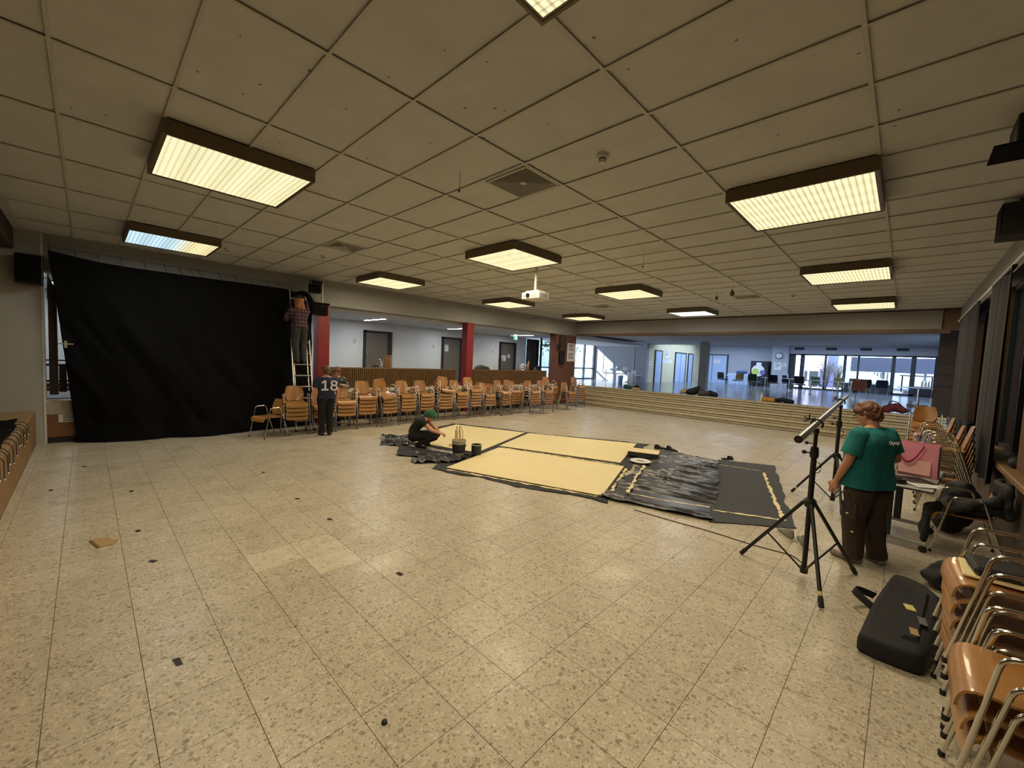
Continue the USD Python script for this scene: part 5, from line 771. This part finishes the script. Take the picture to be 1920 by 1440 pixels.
# jersey 18, seen from behind
t, hp, cloth = human('person in navy jersey with number 18 on its back, standing before the chair stacks', (-9.62, 3.84, 0), math.radians(168), dict(
    pelvis=V(0, 0, .88), waist=V(0, 0, 1.02), chest=V(.0, 0, 1.20), neck=V(.0, 0, 1.34), head=V(.03, 0, 1.475), hrot=(.15, .2), sL=V(0, .19, 1.275), sR=V(0, -.19, 1.275), eL=V(-.01, .245, 1.02), wL=V(.05, .25, .80), dL=V(.1, 0, -1), nL=V(0, -1, 0), eR=V(-.01, -.245, 1.02), wR=V(.06, -.24, .81), dR=V(.1, 0, -1), nR=V(0, 1, 0),
    hL=V(0, .085, .86), hR=V(0, -.085, .86), kL=V(.02, .085, .47), kR=V(.02, -.085, .47), aL=V(-.01, .085, .085), aR=V(-.01, -.085, .085), tL=V(.15, .11, .03), tR=V(.15, -.10, .03)),
    dict(girth=.98, ease=.020, hem=-.02, sleeve=.62, shirt='jersey_navy', trousers='trouser_black', pease=.02, cuff=.03, shoes='shoe_black', hair='hair_brown', shag=.016))
part(t, 'number_edge', xf(meshkit.text_mesh('18', .22, .002, True), (-.128, .155, 1.06), -math.pi / 2, math.pi / 2), 'paper', False); 
# patterned top, leaning on a chair back
t, hp, cloth = human('person with glasses and patterned dark top leaning on the chair backs behind the jersey', (-10.72, 4.52, 0), math.radians(-8), dict(
    pelvis=V(-.10, 0, .86), waist=V(-.06, 0, 1.0), chest=V(.02, 0, 1.165), neck=V(.05, 0, 1.295), head=V(.10, 0, 1.42), hrot=(-.35, .42), sL=V(.03, .185, 1.23), sR=V(.03, -.185, 1.23), eL=V(.13, .27, 1.03), wL=V(.25, .07, 1.10), dL=V(.3, -1, -.1), nL=V(0, 0, -1), cL=.5, eR=V(.14, -.25, 1.03), wR=V(.27, -.03, 1.12), dR=V(.3, 1, -.1), nR=V(0, 0, -1), cR=.5,
    hL=V(-.10, .085, .84), hR=V(-.10, -.085, .84), kL=V(-.05, .09, .46), kR=V(-.05, -.09, .46), aL=V(-.12, .09, .085), aR=V(-.12, -.09, .085), tL=V(.04, .10, .03), tR=V(.04, -.10, .03)),
    dict(girth=.95, ease=.016, hem=-.02, sleeve=1.5, sleeve_mat='sleeve_grey', shirt='pattern_top', trousers='trouser_black', shoes='shoe_black', hair='hair_auburn', glasses=True, shag=.016))
# crouching painter
t, hp, cloth = human('person with green hair and black clothes crouching on the groundsheet, painting the left board', (-7.33, 4.86, .012), math.radians(46), dict(
    pelvis=V(-.10, 0, .255), waist=V(-.09, 0, .385), chest=V(.03, 0, .535), neck=V(.14, 0, .615), head=V(.225, 0, .665), hrot=(.0, .95), sL=V(.12, .165, .565), sR=V(.12, -.165, .565), eL=V(.30, .20, .40), wL=V(.42, .13, .31), dL=V(1, -.3, -.4), nL=V(0, -.3, -1), cL=.9, eR=V(.30, -.21, .40), wR=V(.46, -.17, .34), dR=V(1, .1, -.25), nR=V(0, .4, -1), cR=.9,
    hL=V(-.09, .09, .23), hR=V(-.09, -.09, .23), kL=V(.36, .14, .25), kR=V(.36, -.15, .25), aL=V(.06, .13, .105), aR=V(.04, -.14, .105), tL=V(.20, .15, .035), tR=V(.18, -.17, .035)),
    dict(girth=.92, ease=.010, hem=.02, sleeve=.35, shirt='tee_black', trousers='trouser_black', pease=.012, cuff=.0, shoes='shoe_black', hair='hair_green', shag=.018, puff=.010))
# on the ladder
t, hp, cloth = human('person in dark plaid shirt with long auburn hair standing high on the ladder', (-10.60, 3.62, 1.63), math.radians(184), dict(
    pelvis=V(.10, 0, .88), waist=V(.12, 0, 1.02), chest=V(.14, 0, 1.20), neck=V(.16, 0, 1.34), head=V(.20, 0, 1.475), hrot=(-.2, -.15), sL=V(.14, .18, 1.275), sR=V(.14, -.18, 1.275), eL=V(.22, .25, 1.06), wL=V(.36, .22, 1.10), dL=V(.8, -.2, .5), nL=V(0, -1, 0), eR=V(.28, -.24, 1.33), wR=V(.40, -.26, 1.56), dR=V(.3, 0, 1), nR=V(.2, 1, 0), cR=.9,
    hL=V(.10, .085, .86), hR=V(.10, -.085, .86), kL=V(.12, .09, .46), kR=V(.12, -.09, .47), aL=V(.06, .08, .085), aR=V(.06, -.08, .085), tL=V(.20, .09, .03), tR=V(.20, -.09, .03)),
    dict(girth=.95, ease=.022, hem=-.02, sleeve=1.5, shirt='plaid', trousers='jeans_dark', pease=.022, shoes='shoe_black', hair='hair_blond', long=True, shag=.016,
         hb=[[(V(.18, 0, 1.525), .096), (V(.20, 0, 1.53), .086)], [(V(.165, 0, 1.49), .092), (V(.10, .05, 1.36), .06), (V(.09, -.05, 1.34), .06)]]))
part(t, 'cap', lathe([(0, .06), (.05, .055), (.09, .03), (.108, -.01), (.112, -.02), (.10, -.02), (0, -.01)], 24).apply_translation((.185, 0, 1.60)), 'cap_black', True)
# ---------------------------------------------------------------- ceiling things
for k, (x, y) in enumerate(VENTS):
    t = thing('air_diffuser', 'square louvred air diffuser in the ceiling, ' + ('nearest the camera', 'between the two left lamps', 'far left', 'far right near the window row')[k], 'air diffuser', (x, y, HC), group='ceiling air diffusers'); a, b = .285, .265
    def ring(f0, z0, f1, z1):
        P = [[(sx * a * f, sy * b * f, z) for sx, sy in ((-1, -1), (1, -1), (1, 1), (-1, 1), (-1, -1))] for f, z in ((f0, z0), (f1, z1))]; return trimesh.util.concatenate([sheet([[P[0][i], P[0][i + 1]], [P[1][i], P[1][i + 1]]], .002) for i in range(4)])
    part(t, 'frame', cat(box(-a - .012, -b - .012, -.008, a + .012, -b + .012, .02), box(-a - .012, b - .012, -.008, a + .012, b + .012, .02), box(-a - .012, -b, -.008, -a + .012, b, .02), box(a - .012, -b, -.008, a + .012, b, .02)), 'ceil_bar', False)
    for i in range(9): part(t, 'louvre', ring(.95 - i * .098, -.004, .895 - i * .098, .040), 'ceil_bar', False)
    part(t, 'centre_plate', box(-.03, -.03, -.003, .03, .03, .004), 'ceil_bar', False)
for k, (x, y) in enumerate(((-2.15, 3.31), (-8.56, 3.32), (-2.15, 12.14), (-8.56, 12.1), (-9.73, 1.95))):
    t = thing('smoke_detector', 'round white smoke detector on the ceiling, ' + ('nearest the camera', 'right of the left air diffuser', 'far right between lamps', 'far left', 'beside the cold lit lamp')[k], 'smoke detector', (x, y, HC + .01)); part(t, 'base', lathe([(0, -.03), (.052, -.03), (.058, -.02), (.058, 0), (0, 0)], 24), 'white_metal'); part(t, 'sensor', lathe([(0, -.075), (.028, -.075), (.034, -.06), (.036, -.03), (0, -.03)], 20), 'white_metal'); part(t, 'gap_ring', lathe([(.0365, -.045), (.037, -.045), (.037, -.036), (.0365, -.036)], 20), 'ink')
t = thing('projector', 'white video projector hanging from the ceiling on a white pole', 'projector', (-5.5, 6.3, 0)); part(t, 'pole', tube([(0, 0, 3.34), (0, 0, HC)], .028, 14), 'white_metal', True); part(t, 'ceiling_plate', lathe([(0, HC - .02), (.07, HC - .02), (.07, HC - .002), (0, HC - .002)], 20), 'white_metal')
part(t, 'bracket', box(-.17, -.11, 3.315, .17, .12, 3.345, .006), 'white_metal', False); b = part(t, 'body', box(-.23, -.16, 3.17, .23, .17, 3.312, .014), 'white_metal', False); part(b, 'lens', xf(lathe([(0, 0), (.045, 0), (.045, .02), (.036, .02), (.03, .005), (0, .005)], 22), (-.05, -.158, 3.24), 0, math.pi / 2), 'black'); part(b, 'vent_grille', box(.03, -.163, 3.2, .17, -.16, 3.28), 'laptop_grey', False); part(b, 'vent_grille', box(.229, -.10, 3.2, .2325, .10, 3.28), 'laptop_grey', False); part(b, 'badge', box(-.17, -.1625, 3.23, -.12, -.16, 3.24), 'ink', False)
for k, (x, y, l, lab) in enumerate(((-3.47, 2.7, .17, 'thin wire hook hanging from the ceiling left of the near air diffuser'), (-3.285, 6.45, .25, 'thin wire with weight hanging from the ceiling right of the middle lamp'))): t = thing('wire_hook', lab, 'wire hook', (x, y, HC)); part(t, 'wire', tube([(0, 0, .005), (.01, 0, -l * .5), (0, 0, -l)], .0025, 5), 'ink', True); part(t, 'weight', ball((0, 0, -l - .012), .014, 1), 'ink', True)
mat('balloon', (96, 70, 50), .5)
for k, (x, y, s, lab) in enumerate(((-2.97, 10.2, 1.0, 'shrunken brown balloon hanging from the ceiling, the larger one'), (-3.46, 10.7, .7, 'small shrunken balloon on a string left of the larger one'))): t = thing('balloon', lab, 'balloon', (x, y, HC)); part(t, 'string', tube([(0, 0, .005), (.01, 0, -.05), (0, 0, -.09 / s)], .002, 5), 'ink', True); part(t, 'skin', xf(lathe([(0, -.16), (.03, -.155), (.05, -.12), (.046, -.085), (.02, -.04), (.006, 0), (0, 0)], 18), (0, 0, -.08 / s), 0, 0, 0, s), 'balloon', True)
# loudspeakers
t = thing('loudspeaker', 'square black loudspeaker high on the left wall beside the curtain', 'loudspeaker', (-11.2, -.675, 2.9)); part(t, 'cabinet', box(-.20, -.16, 0, .14, .16, .5, .012), 'black', False); part(t, 'grille', box(.141, -.145, .015, .148, .145, .485), 'cloth_black', False); part(t, 'bracket', box(-.245, -.05, .2, -.20, .05, .3), 'frame_dark', False)
for k, (x0, x1, y0, y1, z0, lab) in enumerate(((.60, .88, 6.6, 6.95, 3.46, 'black loudspeaker under the ceiling at the right edge, the larger one'), (.43, .72, 4.45, 4.8, 3.60, 'black lamp head under the ceiling at the upper right edge'))):
    t = thing('loudspeaker' if k == 0 else 'stage_lamp', lab, 'loudspeaker' if k == 0 else 'stage lamp', (0, 0, 0)); part(t, 'cabinet', box(x0, y0, z0, x1, y1, 3.79, .008), 'black', False); part(t, 'ceiling_bracket', box((x0 + x1) / 2 - .02, y0 + .1, 3.78, (x0 + x1) / 2 + .02, y0 + .2, HC), 'frame_dark', False); part(t, 'front_flap' if k else 'grille', box(x0 - (.1 if k else .004), y0, z0 - (.012 if k else 0), x0 if k == 0 else x1, y1, z0 if k else 3.78), 'cloth_black', False)

# ---------------------------------------------------------------- black curtain on the left
TOP = [(-.46, 3.53), (-.10, 3.475), (.20, 3.44), (.52, 3.43), (.85, 3.425), (1.18, 3.43), (1.5, 3.425), (1.75, 3.43), (2.1, 3.43), (2.45, 3.435), (2.75, 3.435), (3.1, 3.44), (3.45, 3.44), (3.75, 3.36), (4.08, 3.26)]
BOT = [(-.14, -11.22), (.25, -10.98), (.69, -10.84), (1.15, -10.92), (1.55, -10.74), (1.87, -10.66), (2.25, -10.78), (2.63, -10.88), (3.1, -10.95), (3.6, -11.0), (4.0, -11.05)]
nu, nv = 90, 60; u = np.linspace(0, 1, nu); v = np.linspace(0, 1, nv); ty = np.interp(u, np.linspace(0, 1, len(TOP)), [p[0] for p in TOP]); tz = np.interp(u, np.linspace(0, 1, len(TOP)), [p[1] for p in TOP]); by = np.interp(u, np.linspace(0, 1, len(BOT)), [p[0] for p in BOT]); bxx = np.interp(u, np.linspace(0, 1, len(BOT)), [p[1] for p in BOT])
P = np.zeros((nu, nv, 3))
for i in range(nu):
    for j in range(nv):
        s = v[j]; w_ = s ** 1.6; P[i, j] = (-11.16 * (1 - w_) + bxx[i] * w_, ty[i] * (1 - s ** .9) + by[i] * s ** .9, tz[i] * (1 - s) + .012 * s)
q = P.reshape(-1, 3); fo = F(np.c_[q[:, 1] * 1.6 + q[:, 2] * .9, q[:, 2] * .35, np.zeros(len(q))], 4).reshape(nu, nv); P[..., 0] += fo * .16 * np.clip(v * 3, .12, 1)[None] * np.clip((1 - v) * 8 + .25, 0, 1)[None]; P[..., 0] = np.maximum(P[..., 0], -11.36)
t = thing('black_curtain', 'large black stage curtain hung along the left wall on short ties', 'curtain'); part(t, 'cloth', sheet(P, .006), 'cloth_black', True)
mat('rope', (92, 80, 62), .8)
for k, (y, z) in enumerate(((-.46, 3.66), (-.13, 3.61), (.17, 3.60), (.49, 3.61), (.84, 3.61), (1.15, 3.62), (1.40, 3.61), (1.59, 3.62), (1.74, 3.60), (2.09, 3.61), (2.41, 3.59), (2.72, 3.59), (3.07, 3.58), (3.3, 3.59), (3.55, 3.6))):
    zt = float(np.interp(y + .03, [p[0] for p in TOP], [p[1] for p in TOP])); part(t, 'tie', tube([(-11.435, y, z), (-11.40, y, z + .005), (-11.28, y + .015, (z + zt) / 2), (-11.165, y + .03, zt - .01)], .006, 6), 'rope', True)
part(t, 'tension_wire', tube([(-11.43, -.46, 3.635), (-11.43, 1.6, 3.615), (-11.43, 3.6, 3.60)], .003, 5), 'ink', True)
single('clamp', 'small dark spring clamp at the torn left edge of the black curtain', 'clamp', cat(box(-11.16, -.36, 1.86, -11.12, -.16, 1.885), box(-11.17, -.28, 1.80, -11.13, -.24, 1.93)), 'alu', False)
single('pennant_board', 'grey board showing between the loudspeaker and the top of the black curtain', 'board', hullm([(-11.7, -.50, 2.70), (-11.7, -.32, 2.72), (-11.7, -.49, 3.17), (-11.69, -.50, 2.70), (-11.69, -.32, 2.72), (-11.69, -.49, 3.17)]), 'board_grey', False)

# ---------------------------------------------------------------- ladder and lamps at the curtain's right end
t = thing('ladder', 'tall aluminium extension ladder leaning against the wall at the right end of the black curtain', 'ladder', (0, 0, 0)); x_at = lambda z: -10.36 - .205 * z
for y, z0, z1, dx in ((3.44, .0, 2.25, .03), (3.86, .0, 2.2, .03), (3.49, .95, 3.42, -.02), (3.80, .95, 3.30, -.02)):
    p0, p1 = V(x_at(z0) + dx, y, z0), V(x_at(z1) + dx, y, z1); n_ = unit(np.cross(p1 - p0, V(0, 1, 0))); w2, d2 = V(0, .011, 0), n_ * .028
    part(t, 'rail', hullm([p + s1 * w2 + s2 * d2 for p in (p0, p1) for s1 in (-1, 1) for s2 in (-1, 1)] if z0 else [p + s1 * w2 + s2 * d2 + V(0, 0, .006) * (p is p0) for p in (p0, p1) for s1 in (-1, 1) for s2 in (-1, 1)]), 'alu', False)
for k in range(8): z = .25 + .27 * k; part(t, 'rung', box(x_at(z) + .012, 3.44, z - .014, x_at(z) + .048, 3.86, z + .014, .004), 'alu', False)
for k in range(9): z = 1.06 + .27 * k; part(t, 'rung', box(x_at(z) - .04, 3.49, z - .014, x_at(z) - .002, 3.80, z + .014, .004), 'alu', False)
for y in (3.44, 3.86): part(t, 'rubber_foot', box(x_at(0) - .0, y - .025, 0, x_at(0) + .06, y + .025, .05, .008), 'rubber', False)
t = thing('pipe_stand', 'white vertical pipe with clamps carrying two black stage lamps beside the red pillar', 'pipe', (0, 0, 0)); part(t, 'pipe', tube([(-11.2, 4.33, 2.96), (-11.2, 4.33, HC)], .022, 12), 'white_metal', True)
for z in (3.0, 3.14, 3.48, 3.55): part(t, 'cross_arm', tube([(-11.2, 4.34, z), (-11.17, 4.02, z)], .012, 8), 'black', True)
def stage_lamp(label, loc, w_, h_):
    t = thing('stage_lamp', label, 'stage lamp', loc); part(t, 'housing', box(-.10, -w_ / 2, 0, .10, w_ / 2, h_, .02), 'black', False); part(t, 'lens_frame', box(.10, -w_ / 2 + .02, .02, .12, w_ / 2 - .02, h_ - .02), 'cloth_black', False); part(t, 'barn_door', xf(box(0, -w_ / 2, 0, .14, w_ / 2, .006), (.10, 0, h_), 0, 0, -.5), 'black', False); part(t, 'yoke', tube(fil([(-.0, -w_ / 2 - .01, h_ / 2), (-.0, -w_ / 2 - .01, h_ + .08), (-.0, w_ / 2 + .01, h_ + .08), (-.0, w_ / 2 + .01, h_ / 2)], .02, 3), .008, 6), 'black', True)
stage_lamp('upper black stage lamp on the white pipe under the ceiling', (-11.05, 4.08, 3.42), .26, .22); stage_lamp('lower larger black stage lamp on the white pipe, beside the person on the ladder', (-11.0, 4.16, 2.86), .42, .24)
t = thing('curtain_bundle', 'loose bunched end of black cloth above the person on the ladder', 'cloth'); part(t, 'bundle', lump([((-11.12, 3.62, 3.30), .10), ((-11.1, 3.85, 3.34), .11), ((-11.08, 4.02, 3.18), .09)], .04, 31), 'cloth_black', True)

# ---------------------------------------------------------------- cloth with ties lying on the stage edge
t = thing('folded_curtain', 'black curtain folded on the stage edge with its ties hanging over the front', 'curtain', (0, 0, 0)); part(t, 'cloth', quad([(-9.9, -.72), (-5.6, -.71), (-5.4, -1.9), (-9.6, -1.7)], 90, 30, .05, .05, .640, 41, .02, 3.0, (1, 1), 3), 'cloth_black', True)
for k in range(14):
    x = -9.75 + k * .27 + R.uniform(-.1, .1); dx = R.uniform(.02, .16); q = part(t, 'tie', tube([(x, -.76, .665), (x + dx * .3, -.675, .655), (x + dx * .55, -.635, .60), (x + dx, -.63, .60 - R.uniform(.05, .22))], .0048, 6), 'shoe_black', True)
    part(q, 'metal_tip', ball((x + dx, -.63, .41 + 0 * k) if False else tuple(np.array(stage.GetPrimAtPath(q).GetAttribute('points').Get()[-1], float)), .012, 1), 'chrome', True)
# ---------------------------------------------------------------- curtains in front of the right windows
for k, (y0, y1, lab) in enumerate(((7.85, 9.5, 'near dark grey curtain bunched before the right hand window'), (11.2, 14.6, 'far dark grey curtain before the window next to the steps'))):
    n = int((y1 - y0) / .035); ys_ = np.linspace(y0, y1, n); a = np.array([.045 * math.sin(6.0 * y * 2.2 + 1.2 * math.sin(y * 5)) for y in ys_]); t = thing('window_curtain', lab, 'curtain', group='grey window curtains')
    part(t, 'fabric', sheet([[(.865 + a[i] * (.5 + .4 * (3.4 - z) / 2.5), y, z) for i, y in enumerate(ys_)] for z in (3.37, 3.2, 2.2, 1.4, .62)], .006), 'curtain_grey', True); part(t, 'heading_tape', box(.845, y0, 3.35, .885, y1, 3.378), 'black', False)
